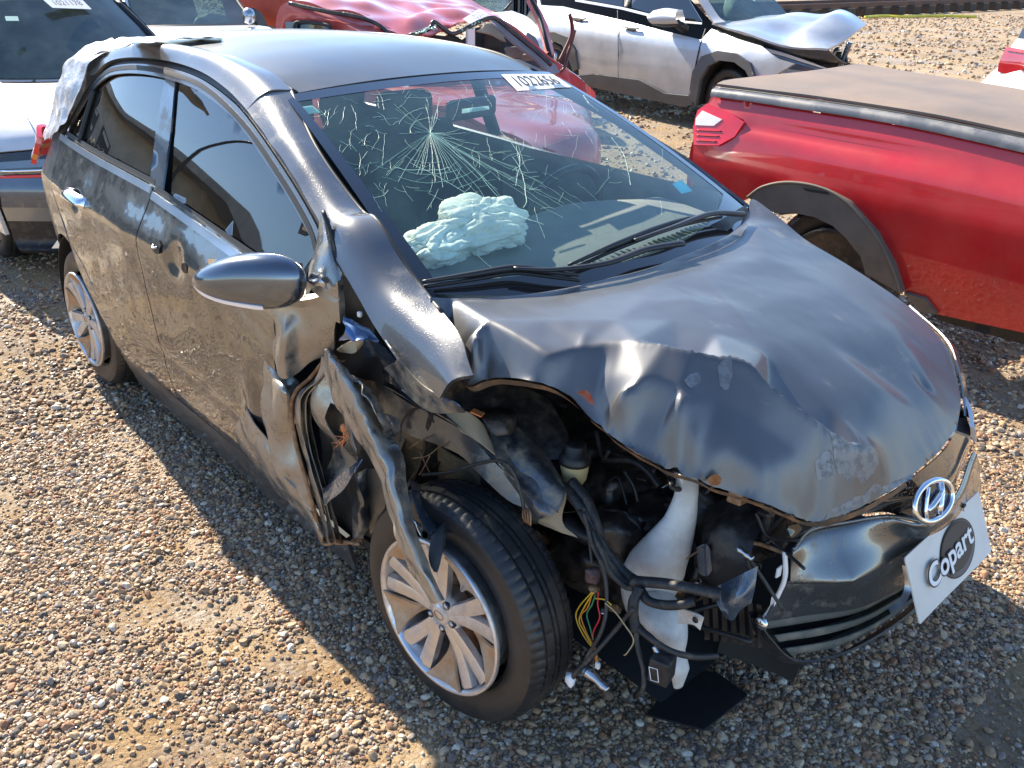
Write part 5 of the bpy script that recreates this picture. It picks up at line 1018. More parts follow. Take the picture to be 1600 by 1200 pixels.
# plate bracket behind, twisted strip
P_(solid(loft('plate_bracket', [Z3([(1409, 882, .50), (1414, 915, .45), (1404, 940, .42), (1388, 950, .40)]), Z3([(1420, 885, .50), (1424, 920, .45), (1412, 946, .42), (1392, 958, .40)])], 18, 5, M['alu'], nz=.003), .003))
MT = [(1010, 1118), (1062, 1046), (1118, 1050), (1168, 1088), (1100, 1140)]
mt = panel('torn_undertray', [at(a, b, z=.02)[:2] for a, b in MT], lambda x, y: (x, y, .022+.008*nz3(x, y, 0, 5)), M['black'], None, .02); solid(mt, .006); tag(mt, 'flat torn black plastic undertray lying on gravel under the crushed front corner', 'undertray')
SK = [Z3([(1095, 1020, .14), (1130, 1035, .10), (1165, 1055, .06)]), Z3([(1160, 1000, .20), (1190, 1020, .16), (1215, 1050, .10)])]
P_(solid(loft('crossmember', [Z3([(1130, 985, .24), (1190, 1000, .23), (1250, 1040, .22)]), Z3([(1120, 1020, .16), (1180, 1040, .15), (1240, 1065, .15)])], 10, 6, M['floorpan']), .01))
# ================================================================ other vehicles
def holder(T):
    M0 = Matrix.Translation(-Vector(T.location))
    def H(o):
        o.parent = T; o.matrix_parent_inverse = M0; return o
    return H
class Side:
    """a car side as y = y0 + k*(x-x0) + tumble(z); pixels are turned into (x, z) on it"""
    def __init__(s, x0, y0, k, tz): s.x0, s.y0, s.k, s.tz = x0, y0, k, tz
    def y(s, x, z): return s.y0+s.k*(x-s.x0)+float(np.interp(z, [a for a, b in s.tz], [b for a, b in s.tz]))
    def uv(s, px, py):
        p = hit(px, py, lambda P: P[1]-s.y(P[0], P[2]), 1.2, 22, 900); return (float(p[0]), float(p[2]))
    def emb(s, off=0): return lambda x, z: (x, s.y(x, z)-off, z)
    def panel(s, name, px, m_, H, off=0, step=.05, thick=.02, holes=(), extra=None):
        e = s.emb(off) if extra is None else (lambda x, z: (x, s.y(x, z)-off-extra(x, z), z))
        o = panel(name, [s.uv(*p) for p in px], e, m_, None, step, [[s.uv(*p) for p in h] for h in holes])
        if thick: solid(o, thick, -1)
        return H(o)
    def pts(s, px, off=0): return [s.emb(off)(*s.uv(*p)) for p in px]

# ---- red pickup
T = thing('red_pickup', 'dusty red pickup bed with flat black soft cover beside the wrecked grey hatchback', 'pickup truck', (0, 3, 0)); H = holder(T)
SP = Side(0, 2.095, -.055, [(.2, .06), (.38, .02), (.55, .0), (.75, .004), (.84, .02), (.90, .045), (.97, .07), (1.05, .105), (1.12, .14), (1.2, .2)])
crease = lambda x, z: .016*math.exp(-((z-(.962-.010*x))/.009)**2)*min(1, max(0, (x+1.42)/.1))+.012*(1/(1+math.exp(-((z-(.86-.02*x))/.006))))*0-.010*math.exp(-((z-(.875-.02*x))/.02)**2)*min(1, max(0, (x+1.45)/.1))
body = [(1116, 152), (1160, 158), (1220, 167), (1300, 180), (1400, 196), (1500, 217), (1600, 241), (1760, 278), (1760, 565), (1600, 520), (1450, 488), (1412, 455), (1398, 410), (1372, 362), (1330, 315), (1290, 292), (1240, 284), (1200, 290), (1178, 305), (1130, 330), (1084, 300), (1084, 226), (1122, 226), (1148, 212), (1163, 188), (1140, 176), (1107, 163)]
SP.panel('bed_side', body, M['red'], H, 0, .035, .02, extra=lambda x, z: -crease(x, z))
SP.panel('tail_lamp', [(1107, 161), (1140, 174), (1165, 190), (1150, 213), (1124, 227), (1086, 226), (1085, 198), (1092, 172)], M['redlens'], H, .012, .02, .04)
SP.panel('reversing_lens', [(1100, 172), (1131, 186), (1118, 196), (1089, 195), (1090, 184)], M['clearlens'], H, .016, .02, .01)
for i_ in range(3): H(tube('lens_rib', SP.pts([(1090, 203+i_*8), (1130-i_*4, 205+i_*8)], .013), .0035, mat('dark_red_lens_rib', (.35, .01, .015), .2) if i_ == 0 else bpy.data.materials['dark_red_lens_rib']))
fl_o = [(1176, 306), (1200, 290), (1240, 283), (1290, 291), (1330, 313), (1374, 362), (1400, 412), (1414, 455)]; fl_i = [(1360, 425), (1352, 398), (1330, 370), (1308, 350), (1280, 337), (1248, 330), (1222, 332)]
o = SP.panel('arch_flare', fl_o+fl_i+[(1200, 322)], M['flare'], H, .045, .03, .05)
H(tube('flare_edge', SP.pts(fl_o, .045), .008, M['flare']))
H(tube('flare_edge', SP.pts(fl_i, .02), .010, M['seal']))
SP.panel('flare_badge', [(1262, 291), (1300, 298), (1304, 302), (1268, 296)], M['black'], H, .048, .02, .004)
H(solid(loft('wheel_well', [SP.pts(fl_i[::-1], 0), [(p[0], p[1]+.25, p[2]-.02) for p in SP.pts(fl_i[::-1], 0)], [(p[0]*.8-.1, p[1]+.5, p[2]-.2) for p in SP.pts(fl_i[::-1], 0)]], 16, 6, M['floorpan']), .01))
wc = SP.uv(1290, 440); 
V = bpy.data.objects.new('wheel', None); COL.objects.link(V); V.location = (wc[0]-.02, 2.26, .33); V.scale = (1.12, 1, 1.12); H(V)
o = bpy.data.objects.new('tyre', TY); COL.objects.link(o); o.parent = V; lathe('rim', [(0, -.03), (.17, -.04), (.2, -.07), (.2, .07)], M['dark'], V, 32)
SP.panel('mud_flap', [(1415, 456), (1448, 466), (1466, 490), (1440, 486)], M['flare'], H, .02, .02, .03)
SP.panel('side_sill', [(1448, 489), (1600, 522), (1760, 566), (1760, 590), (1600, 545), (1460, 505)], M['black'], H, -.05, .05, .03)
rail0 = SP.pts([(1114, 150), (1160, 156), (1220, 165), (1400, 193), (1600, 237), (1760, 274)], 0)
rail1 = [(p[0], p[1]+.005, p[2]+d) for p, d in zip(rail0, (.028, .028, .03, .03, .035, .035))]
H(solid(loft('bed_rail', [[(a[0], a[1]-.014, a[2]) for a in rail0], [(a[0], a[1]-.012, a[2]) for a in rail1], [(a[0], a[1]+.05, a[2]+.006) for a in rail1]], 30, 6, mat('rail_plastic', (.16, .16, .165), .35, .2, .3, .2, dirt=(.3, .29, .28), dcov=.4, dscale=5)), .01))
H(tube('cover_seam', [(a[0], a[1]+.012, a[2]+.014) for a in rail1], .007, M['seal']))
n0 = [(a[0]-.0, a[1]+.02, a[2]+.022) for a in rail1]
far_ = Z3([(1338, 103, 1.16), (1400, 112, 1.155), (1470, 123, 1.15), (1600, 144, 1.14), (1760, 172, 1.13)])
mid_ = Z3([(1240, 117, 1.165), (1330, 128, 1.16), (1420, 142, 1.155), (1600, 173, 1.14), (1760, 206, 1.125)])
H(solid(loft('tonneau_cover', [n0, [(a[0], a[1]+.12, a[2]+.014) for a in n0], mid_, far_], 40, 16, M['cover'], nz=.003, nf=4), .012))
H(solid(loft('tailgate', [[(-1.62, 2.36, 1.12), (-1.60, 2.8, 1.14), (-1.50, 3.2, 1.12)], [(-1.70, 2.30, .8), (-1.68, 2.8, .8), (-1.56, 3.2, .8)], [(-1.70, 2.30, .45), (-1.68, 2.8, .45), (-1.56, 3.2, .45)]], 10, 10, M['red']), .03))
H(solid(loft('far_bed_side', [[(-1.5, 3.2, 1.12), (.9, 3.12, 1.12)], [(-1.5, 3.25, .45), (.9, 3.18, .45)]], 6, 4, M['red']), .02))

# ---- silver crossover
T = thing('silver_crossover', 'silver crossover with crumpled raised bonnet and black arch trim at the far side', 'SUV', (-7, 8, 0)); H = holder(T)
SX = Side(-4.965, 6.55, -.155, [(.1, .06), (.3, .0), (.6, -.03), (.85, -.02), (.98, .05), (1.02, .10), (1.5, .32), (1.7, .5)])
SX.panel('body_side', [(836, -40), (845, 8), (880, 10), (1095, 62), (1112, 45), (1150, 60), (1190, 72), (1215, 92), (1240, 100), (1210, 118), (1180, 128), (1172, 98), (1150, 84), (1125, 80), (1100, 88), (1086, 110), (1078, 150), (1046, 147), (1000, 125), (930, 117), (905, 118), (900, 75), (888, 58), (860, 50), (842, 52)], M['silver'], H, 0, .09, .03)
SX.panel('sill_cladding', [(903, 119), (930, 116), (1000, 125), (1040, 146), (1080, 150), (1084, 163), (1070, 167), (1000, 152), (905, 132)], M['cladding'], H, .02, .08, .03)
SX.panel('front_arch_trim', [(1078, 152), (1084, 112), (1098, 88), (1124, 79), (1152, 83), (1174, 98), (1182, 122), (1176, 127), (1167, 110), (1150, 97), (1126, 94), (1108, 103), (1096, 125), (1090, 165)], M['cladding'], H, .03, .03, .04)
SX.panel('rear_arch_trim', [(846, 52), (868, 50), (888, 58), (901, 78), (905, 108), (897, 112), (889, 86), (880, 70), (862, 62), (846, 62)], M['cladding'], H, .03, .03, .04)
SX.panel('front_side_glass', [(988, 12), (990, -30), (1060, -30), (1090, 20), (1098, 33), (1050, 30)], M['tint'], H, .012, .1, .01)
SX.panel('rear_side_glass', [(900, -4), (900, -30), (975, -30), (974, 10)], M['tint'], H, .012, .1, .01)
SX.panel('side_pillar', [(976, 10), (977, -30), (988, -30), (986, 12)], M['seal'], H, .014, .1, .01)
SX.panel('window_trim', [(900, -2), (974, 11), (1050, 30), (1098, 35), (1098, 38), (1048, 34), (974, 15), (900, 2)], M['alu'], H, .016, .1, .01)
H(tube('door_shut_line', SX.pts([(1103, 45), (1092, 80), (1082, 130), (1079, 150)], .004), .007, M['seal'])); H(tube('door_shut_line', SX.pts([(965, 15), (966, 60), (966, 122)], .002), .004, M['seal']))
for a, b in ((988, 42), (905, 27)): H(tube('door_handle', SX.pts([(a-12, b-2), (a-6, b), (a+8, b+2), (a+13, b+2)], .035), .016, M['silver'])); H(tube('handle_recess', SX.pts([(a-6, b+3), (a+4, b+5)], .004), .022, M['flare']))
tc = SX.uv(1128, 142); 
for (a, b) in ((1130, 140), (860, 105)):
    c = SX.uv(a, b); V = bpy.data.objects.new('wheel', None); COL.objects.link(V); V.location = (c[0], SX.y(c[0], .3)+.13, .345); V.rotation_euler = (0, 0, math.radians(-9)); V.scale = (1.14, 1.1, 1.14); H(V)
    o = bpy.data.objects.new('tyre', TY); COL.objects.link(o); o.parent = V; lathe('rim', [(0, -.05), (.03, -.055), (.05, -.03), (.17, -.035), (.2, -.07), (.205, .06)], M['dark'], V, 32)
    for k in range(5):
        q = k*1.2566; mesh('spoke', *tube_data([(.03*math.cos(q), -.06, .03*math.sin(q)), (.195*math.cos(q), -.065, .195*math.sin(q))], [.018, .03], 6), M['silvermetal'], V)
for pl in ([(1090, 165), (1096, 125), (1108, 103), (1126, 94), (1150, 97), (1167, 110), (1176, 127), (1180, 170)], [(846, 62), (862, 62), (880, 70), (889, 86), (897, 112)]):
    a_ = SX.pts(pl, .01); b_ = [(p[0], p[1]+.28, p[2]) for p in a_]; H(solid(loft('wheel_well', [a_, b_, [(p[0], p[1]+.5, p[2]-.2) for p in a_]], 18, 6, M['floorpan']), .01)); cc_ = np.mean(b_, axis=0); H(mesh('wheel_well_back', b_+[tuple(cc_-np.array((0, 0, .35)))], [tuple(range(len(b_)+1))], M['floorpan'], None, False))
nb = [SX.emb(0)(*SX.uv(*p)) for p in ((1112, 40), (1150, 50), (1200, 62), (1240, 72), (1290, 80), (1306, 82))]
hb = [[at(1112, 38, y=6.62), at(1160, 54, y=6.55), at(1215, 70, y=6.5), at(1262, 78, y=6.45), at(1295, 80, y=6.45)],
      [at(1135, 36, y=6.9), at(1185, 42, y=6.9), at(1228, 60, y=6.85), at(1262, 48, y=6.8), at(1305, 72, y=6.75)],
      [at(1165, 32, y=7.3), at(1215, 30, y=7.3), at(1262, 42, y=7.25), at(1300, 26, y=7.2), at(1334, 56, y=7.1)],
      [at(1205, 27, y=7.8), at(1250, 22, y=7.8), at(1290, 24, y=7.75), at(1318, 20, y=7.7), at(1352, 40, y=7.5)]]
H(solid(loft('crumpled_bonnet', hb, 40, 40, M['silver'], nz=.02, nf=3), .02))
H(solid(loft('bonnet_underside', [hb[0], [(p[0]+.0, p[1]+.3, p[2]-.12) for p in hb[0]], [(p[0]-.1, p[1]+.8, p[2]-.18) for p in hb[0]]], 12, 8, M['dark']), .01))
H(solid(loft('windscreen', [[at(1090, -30, y=7.0), at(1130, -34, y=7.5), at(1180, -36, y=8.1)], [at(1128, 37, y=6.72), at(1180, 34, y=7.2), at(1234, 26, y=7.95)]], 12, 10, M['bgglass']), .006))
H(solid(loft('windscreen_pillar', [[at(1064, -34, y=6.86), at(1090, 0, y=6.75), at(1112, 34, y=6.66), at(1118, 40, y=6.62)], [at(1082, -34, y=6.9), at(1104, 0, y=6.8), at(1124, 30, y=6.72), at(1134, 38, y=6.68)]], 14, 4, M['silver']), .03))
H(mesh('deployed_airbag', *lathed([(0, -.14), (.14, -.1), (.22, 0), (.14, .1), (0, .14)], 20, 'Y', at(1155, 12, y=7.6)), M['airbag']))
H(mesh('mirror_glass', *lathed([(0, 0)], 3)) if False else loft('door_mirror', [SX.pts([(1040, 16), (1060, 12), (1079, 14)], .22), SX.pts([(1038, 26), (1058, 22), (1082, 24)], .30), SX.pts([(1040, 36), (1060, 37), (1082, 36)], .24), SX.pts([(1042, 34), (1060, 34), (1080, 30)], .12), SX.pts([(1042, 16), (1060, 14), (1079, 15)], .14)], 14, 24, M['silver']))
H(tube('mirror_foot', [SX.pts([(1076, 36)], .2)[0], SX.pts([(1073, 46)], .02)[0]], .05, M['black']))
H(tube('mirror_base_trim', SX.pts([(1040, 35), (1060, 38), (1082, 36)], .22), .022, M['black']))
lamp = [(1174, 72), (1200, 76), (1240, 88), (1290, 106), (1294, 110), (1262, 112), (1226, 110), (1196, 98), (1182, 84)]
nosef = lambda px, o=0: at(px[0], px[1], y=6.62+.0016*(px[0]-1174)-o)
H(solid(loft('headlight', [[nosef(p) for p in ((1174, 71), (1205, 76), (1245, 88), (1293, 106))], [nosef(p, .02) for p in ((1178, 80), (1208, 87), (1245, 98), (1290, 109))], [nosef(p, .02) for p in ((1182, 86), (1200, 99), (1240, 109), (1288, 113))]], 18, 10, mat('dark_headlight', (.12, .16, .22), .1, .3, 1)), .03))
H(solid(loft('headlight_strip', [[nosef(p, .04) for p in ((1182, 73), (1215, 80), (1255, 93), (1290, 106))], [nosef(p, .04) for p in ((1184, 78), (1217, 86), (1256, 98), (1290, 108))]], 14, 4, M['clearlens']), .01))
H(solid(loft('bumper_cover', [[nosef(p, .03) for p in ((1176, 100), (1195, 98), (1230, 111), (1290, 114))], [nosef(p, .05) for p in ((1178, 130), (1200, 130), (1235, 128), (1290, 125))], [nosef(p, .03) for p in ((1180, 170), (1200, 175), (1235, 172), (1290, 165))]], 14, 10, M['silver']), .03))
H(solid(loft('engine_gap', [[nosef(p, -.15) for p in ((1185, 70), (1240, 80), (1300, 84), (1318, 90))], [nosef(p, -.1) for p in ((1190, 84), (1240, 100), (1300, 112), (1322, 112))]], 14, 8, M['dark'], nz=.06, nf=6), .02))
for pl, r, m_ in (([(1328, 66), (1318, 90), (1310, 108)], .03, 'bluepart'), ([(1322, 72), (1322, 92), (1326, 108)], .015, 'black'), ([(1300, 90), (1306, 78), (1312, 76)], .02, 'alu'), ([(1326, 98), (1331, 104), (1327, 112)], .008, 'rust')): H(tube('crash_strut', [nosef(p, -.05) for p in pl], r, M[m_], None, 12, 6))
H(loft('cabin_interior', [[(x, 7.3-.155*(x+4.965), 1.5) for x in (-9.3, -6.2)], [(x, 7.4-.155*(x+4.965), .9) for x in (-9.3, -5.3)], [(x, 6.8-.155*(x+4.965), .85) for x in (-9.3, -5.2)]], 6, 6, M['seat']))
H(solid(loft('far_side', [[(x, 8.25-.155*(x+4.965), 1.0) for x in (-9.3, -4.4)], [(x, 8.25-.155*(x+4.965), .3) for x in (-9.3, -4.4)]], 6, 4, M['silver']), .03))
H(solid(loft('underbody', [[(x, y-.155*(x+4.965), .32) for x in (-9, -4.6)] for y in (6.65, 8.2)], 4, 4, M['floorpan']), .05))
H(solid(loft('roof', [[(-9.2, 7.9, 1.55), (-7, 7.2, 1.62), (-6.1, 7.0, 1.55)], [(-9.2, 8.6, 1.6), (-7, 8, 1.68), (-6.1, 7.8, 1.6)]], 8, 6, M['silver']), .04))

# ---- silver sedan at the left
T = thing('silver_saloon', 'silver saloon facing the camera with numbered paper label inside its dark windscreen', 'car', (-5.5, .15, 0)); H = holder(T)
yc = .16
def arcrow(x0, z, hw, bow, zb=0, n=9, mid=0): return [(x0-bow*abs(u)**2.2, yc+hw*u, z-zb*abs(u)**2.5+mid*(1-u*u)) for u in np.linspace(-1, 1, n)]
H(solid(loft('roof', [arcrow(-6.9, 1.44, .56, .0, .04), arcrow(-6.0, 1.47, .60, .05, .05), arcrow(-5.70, 1.43, .58, .10, .05)], 24, 10, M['silverdark']), .02))
wsr = [arcrow(-5.68, 1.425, .575, .12, .05), arcrow(-5.30, 1.22, .65, .22, .03), arcrow(-4.86, .985, .74, .48, .0)]
H(solid(loft('windscreen', wsr, 24, 16, M['bgglass']), .006))
H(loft('windscreen_band', [arcrow(-4.90, .992, .74, .48, .0), arcrow(-4.82, .968, .75, .50, .0)], 24, 4, M['frit']))
for sg in (-1, 1):
    H(tube('windscreen_pillar', [wsr[0][0 if sg < 0 else -1], wsr[1][0 if sg < 0 else -1], wsr[2][0 if sg < 0 else -1]], .022, M['seal'], None, 12, 8))
    H(solid(loft('side_glass', [[(-5.8, yc+sg*.60, 1.40), (-6.8, yc+sg*.60, 1.40)], [(-5.3, yc+sg*.78, 1.0), (-7.0, yc+sg*.80, 1.02)]], 6, 5, M['tint']), .005))
    H(solid(loft('side_panel', [[(-4.3, yc+sg*.80, .80), (-5.3, yc+sg*.82, .98), (-7.2, yc+sg*.82, 1.0)], [(-4.2, yc+sg*.84, .6), (-5.3, yc+sg*.88, .6), (-7.2, yc+sg*.88, .6)], [(-4.2, yc+sg*.80, .25), (-5.3, yc+sg*.84, .25), (-7.2, yc+sg*.84, .25)]], 12, 8, M['silverdark']), .02))
H(solid(loft('bonnet', [arcrow(-4.78, .965, .76, .52, .0), arcrow(-4.5, .955, .78, .40, .02, mid=.01), arcrow(-4.15, .90, .80, .35, .04, mid=.01), arcrow(-3.93, .815, .80, .34, .05), arcrow(-3.86, .755, .80, .34, .05)], 30, 24, M['silverdark'], nz=.001), .01))
H(solid(loft('upper_grille', [arcrow(-3.86, .745, .80, .34, .05), arcrow(-3.83, .66, .80, .34, .03), arcrow(-3.82, .60, .80, .34, .02)], 30, 8, M['gloss']), .01))
H(solid(loft('headlight_band', [arcrow(-3.815, .70, .80, .34, .04), arcrow(-3.805, .655, .80, .34, .03)], 30, 4, mat('smoked_lamp', (.10, .13, .18), .1, .4, 1)), .01))
H(tube('grille_chrome', arcrow(-3.79, .635, .80, .34, .02), .008, M['chrome'], None, 30, 6)); H(tube('red_reflector', arcrow(-3.79, .605, .80, .34, .02)[:7], .010, M['redlens'], None, 30, 6)); H(tube('grille_chrome', arcrow(-3.79, .585, .80, .34, .02), .006, M['chrome'], None, 30, 6))
H(solid(loft('bumper_cover', [arcrow(-3.79, .585, .82, .35, .0), arcrow(-3.765, .50, .82, .35, .0), arcrow(-3.79, .42, .82, .34, .0)], 30, 10, mat('dark_blue_bumper', (.09, .115, .16), .2, .5, 1, .02)), .01))
H(solid(loft('lower_bumper', [arcrow(-3.80, .42, .82, .34, .0), arcrow(-3.84, .33, .80, .34, .0)], 30, 6, mat('pale_bumper', (.30, .29, .27), .35, .3, .6)), .01))
H(solid(loft('lower_grille', [arcrow(-3.84, .33, .80, .34, .0), arcrow(-3.86, .20, .78, .34, .0), arcrow(-3.80, .17, .78, .34, .0), arcrow(-3.83, .14, .76, .34, .0)], 30, 10, M['blackdirt']), .01))
H(solid(loft('fog_lamp_trim', [[(-3.92, -.40, .32), (-3.86, -.28, .33)], [(-3.95, -.50, .20), (-3.88, -.34, .19)]], 4, 4, M['alu']), .012))
H(tube('bonnet_crease', [(-4.0, -.42, .84), (-4.4, -.40, .955), (-4.9, -.36, .985)], .004, M['silverdark']))
H(loft('dashboard', [[(-5.0, yc+y, .96) for y in (-.6, 0, .6)], [(-5.6, yc+y, .93) for y in (-.6, 0, .6)], [(-5.7, yc+y, .6) for y in (-.6, 0, .6)]], 6, 6, M['dash']))
H(solid(loft('seat_row', [[(-6.1, yc+y, 1.2) for y in (-.6, 0, .6)], [(-6.0, yc+y, .6) for y in (-.6, 0, .6)]], 6, 6, M['seat']), .1))
H(solid(loft('cabin_back', [[(-6.35, yc+y, 1.36) for y in (-.62, 0, .62)], [(-6.3, yc+y, .4) for y in (-.8, 0, .8)]], 6, 6, M['seat']), .05)); H(solid(loft('cabin_side', [[(x, yc+.62, 1.36) for x in (-6.4, -5.8)], [(x, yc+.8, .6) for x in (-6.4, -5.0)]], 6, 6, M['seat']), .02)); H(solid(loft('cabin_floor', [[(x, yc+y, .45) for y in (-.8, .8)] for x in (-6.4, -4.7)], 6, 6, M['seat']), .02))
for sg in (-1, 1): H(box('headrest', (-6.0, yc+sg*.36, 1.17), (.1, .26, .2), M['blackdirt'], bv=.04)); H(box('front_seat', (-6.0, yc+sg*.36, .85), (.14, .5, .5), M['blackdirt'], bv=.05))
lb = np.array([at(66, 11, x=-5.62), at(128, 12, x=-5.60), at(140, 25, x=-5.50), at(80, 23, x=-5.52)])
def wsplane(px, py, o=.01):
    # on the plane of this windscreen
    A = np.array(wsr[0][4]); B = np.array(wsr[2][4]); C = np.array(wsr[0][8]); n_ = np.cross(B-A, C-A); n_ /= np.linalg.norm(n_); n_ *= np.sign(n_[2]); d = ray(px, py); t = ((A-CP)@n_)/(d@n_); return CP+d*t+n_*o
lb = [wsplane(*p, .05) for p in ((66, 11), (127, 11), (141, 25), (80, 23))]
H(solid(mesh('windscreen_label', lb, [(0, 1, 2, 3)], M['paper'], None, False), .002))
lc = sum(lb)/4; 
t_ = text('label_number', '1021178', lc+np.array((.006, 0, .010)), lb[1]-lb[0], lb[0]-lb[3], np.linalg.norm(lb[0]-lb[3])*.62, M['ink'], .0, wd=np.linalg.norm(lb[1]-lb[0])*.7, parent=None); H(t_)
H(solid(mesh('small_label', [wsplane(*p, .05) for p in ((6, 37), (26, 37), (28, 44), (8, 44))], [(0, 1, 2, 3)], mat('pale_label', (.4, .6, .5), .6), None, False), .002))
for sg in (-1, 1):
    V = bpy.data.objects.new('wheel', None); COL.objects.link(V); V.location = (-4.65, yc+sg*.74, .30); V.scale = (1, -sg, 1); H(V); o = bpy.data.objects.new('tyre', TY); COL.objects.link(o); o.parent = V; lathe('rim', [(0, -.05), (.19, -.06), (.2, .05)], M['silvermetal'], V, 32)

# ---- white car behind it
T = thing('white_hatchback', 'white car with green tinted windscreen and black door mirrors behind the silver saloon', 'car', (-8, 1.9, 0)); H = holder(T)
def W2(px, py, x): return at(px, py, x=x)
bx = -7.15; cy = 1.83
H(solid(loft('windscreen', [[W2(192, -45, -7.95), W2(260, -48, -7.85), W2(340, -46, -7.95)], [W2(200, 0, -7.52), W2(275, 0, -7.42), W2(368, 0, -7.52)], [W2(208, 41, -7.15), W2(290, 39, -7.0), W2(394, 37, -7.15)]], 16, 10, M['bgglass']), .006))
H(loft('wiper_gap', [[W2(206, 40, -7.13), W2(290, 38, -6.98), W2(396, 36, -7.13)], [W2(207, 43, -7.10), W2(290, 41, -6.95), W2(398, 39, -7.10)]], 12, 3, M['seal']))
H(solid(loft('bonnet', [[W2(205, 43, -7.10), W2(290, 41, -6.95), W2(398, 39, -7.10)], [(-6.5, cy-.70, 1.0), (-6.4, cy, 1.03), (-6.5, cy+.70, 1.0)], [(-6.1, cy-.68, .88), (-6.0, cy, .92), (-6.1, cy+.68, .88)], [(-6.0, cy-.68, .45), (-5.9, cy, .45), (-6.0, cy+.68, .45)]], 20, 16, M['whitepaint']), .01))
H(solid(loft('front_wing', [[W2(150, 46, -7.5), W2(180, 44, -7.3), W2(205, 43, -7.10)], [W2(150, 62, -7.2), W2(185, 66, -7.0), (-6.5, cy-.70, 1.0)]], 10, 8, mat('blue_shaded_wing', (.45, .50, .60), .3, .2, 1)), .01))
H(solid(loft('right_wing', [[W2(398, 39, -7.10), W2(420, 42, -7.0)], [(-6.5, cy+.70, 1.0), (-6.45, cy+.82, .9)]], 8, 6, M['whitepaint']), .01))
H(tube('windscreen_pillar', [W2(186, -45, -7.98), W2(194, 0, -7.55), W2(203, 44, -7.15)], .035, M['alu'], None, 10, 8)); H(tube('windscreen_pillar', [W2(347, -45, -7.98), W2(373, 5, -7.5), W2(400, 38, -7.12)], .022, M['seal'], None, 10, 8))
H(solid(loft('side_glass', [[W2(120, -60, -8.3), W2(185, -45, -8.0)], [W2(140, 28, -8.2), W2(200, 44, -7.2)]], 6, 6, M['tint']), .006)); H(tube('side_pillar', [W2(148, -40, -8.15), W2(148, 34, -7.9)], .02, M['seal'], None, 6, 6))
def bgmirror(pts, m_, x): H(loft('door_mirror', [[W2(a, b, x) for a, b in r] for r in pts], 12, 14, m_))
bgmirror([[(150, 24), (152, 19), (160, 17), (175, 19), (181, 23)], [(150, 30), (152, 33), (165, 39), (180, 41), (184, 34)]], M['black'], -7.25); H(solid(loft('mirror_cap', [[W2(150, 24, -7.2), W2(160, 17, -7.2), (W2(181, 22, -7.2))], [W2(151, 27, -7.15), W2(162, 22, -7.15), W2(182, 26, -7.15)]], 10, 6, M['whitepaint']), .04)); H(tube('mirror_foot', [W2(182, 38, -7.2), W2(193, 46, -7.2)], .03, M['black']))
c = W2(388, 25, -7.0); H(mesh('door_mirror', *lathed([(0, -.05), (.055, -.04), (.075, 0), (.06, .04), (0, .05)], 16, 'Y', c), M['alu']))
H(solid(loft('nozzle_clip', [[W2(340, 58, -6.3), W2(346, 47, -6.35), W2(352, 56, -6.3)], [W2(344, 58, -6.2), W2(352, 48, -6.25), W2(362, 57, -6.2)]], 6, 6, M['bluepart']), .01))
H(solid(loft('cabin_back', [[(-8.7, cy+y, 1.5) for y in (-.7, .7)], [(-8.5, cy+y, .6) for y in (-.8, .8)]], 6, 6, M['seat']), .05)); H(loft('dashboard', [[(-7.2, cy+y, 1.03) for y in (-.7, .7)], [(-7.9, cy+y, 1.0) for y in (-.7, .7)], [(-8.5, cy+y, .7) for y in (-.7, .7)]], 6, 6, M['dash'])); H(solid(loft('roof', [[(-8.0, cy-.55, 1.5), (-8.0, cy+.5, 1.5)], [(-9.6, cy-.6, 1.55), (-9.6, cy+.6, 1.55)]], 6, 6, M['whitepaint']), .02)); H(solid(loft('body_side', [[(-7, cy-.82, .95), (-10, cy-.82, 1.0)], [(-7, cy-.86, .3), (-10, cy-.86, .3)]], 6, 6, M['whitepaint']), .02))
H(mesh('deployed_airbag', *lathed([(0, -.2), (.07, -.14), (.1, 0), (.07, .14), (0, .2)], 20, 'Y', at(332, 38, x=-7.35)), M['airbag']))

# ---- orange red vehicle in the far back
T = thing('orange_red_van', 'orange red vehicle body with round wheel arch behind the crushed red pickup', 'van', (-11, 5.5, 0)); H = holder(T)
e = lambda a, b, x: at(a, b, x=x)
H(solid(loft('body_side', [[e(330, -60, -11.0), e(400, -60, -10.6), e(470, -60, -10.2)], [e(352, 20, -11.0), e(395, 15, -10.6), e(470, 20, -10.2)], [e(372, 60, -11.0), e(412, 40, -10.6), e(470, 70, -10.2)]], 14, 14, M['orange']), .05))
H(solid(loft('wheel_arch', [[e(396, 12, -10.45), e(410, 22, -10.3), e(420, 45, -10.2), e(424, 60, -10.2)], [e(386, 16, -10.4), e(398, 28, -10.3), e(405, 48, -10.2), e(408, 60, -10.2)]], 14, 5, M['flare']), .1)); H(tube('body_seam', [e(397, 40, -10.4), e(432, 44, -10.1)], .02, M['rust']))
H(solid(loft('body_front', [[e(470, -60, -10.2), e(520, -60, -11)], [e(470, 70, -10.2), e(520, 70, -11)]], 6, 6, M['orange']), .05))

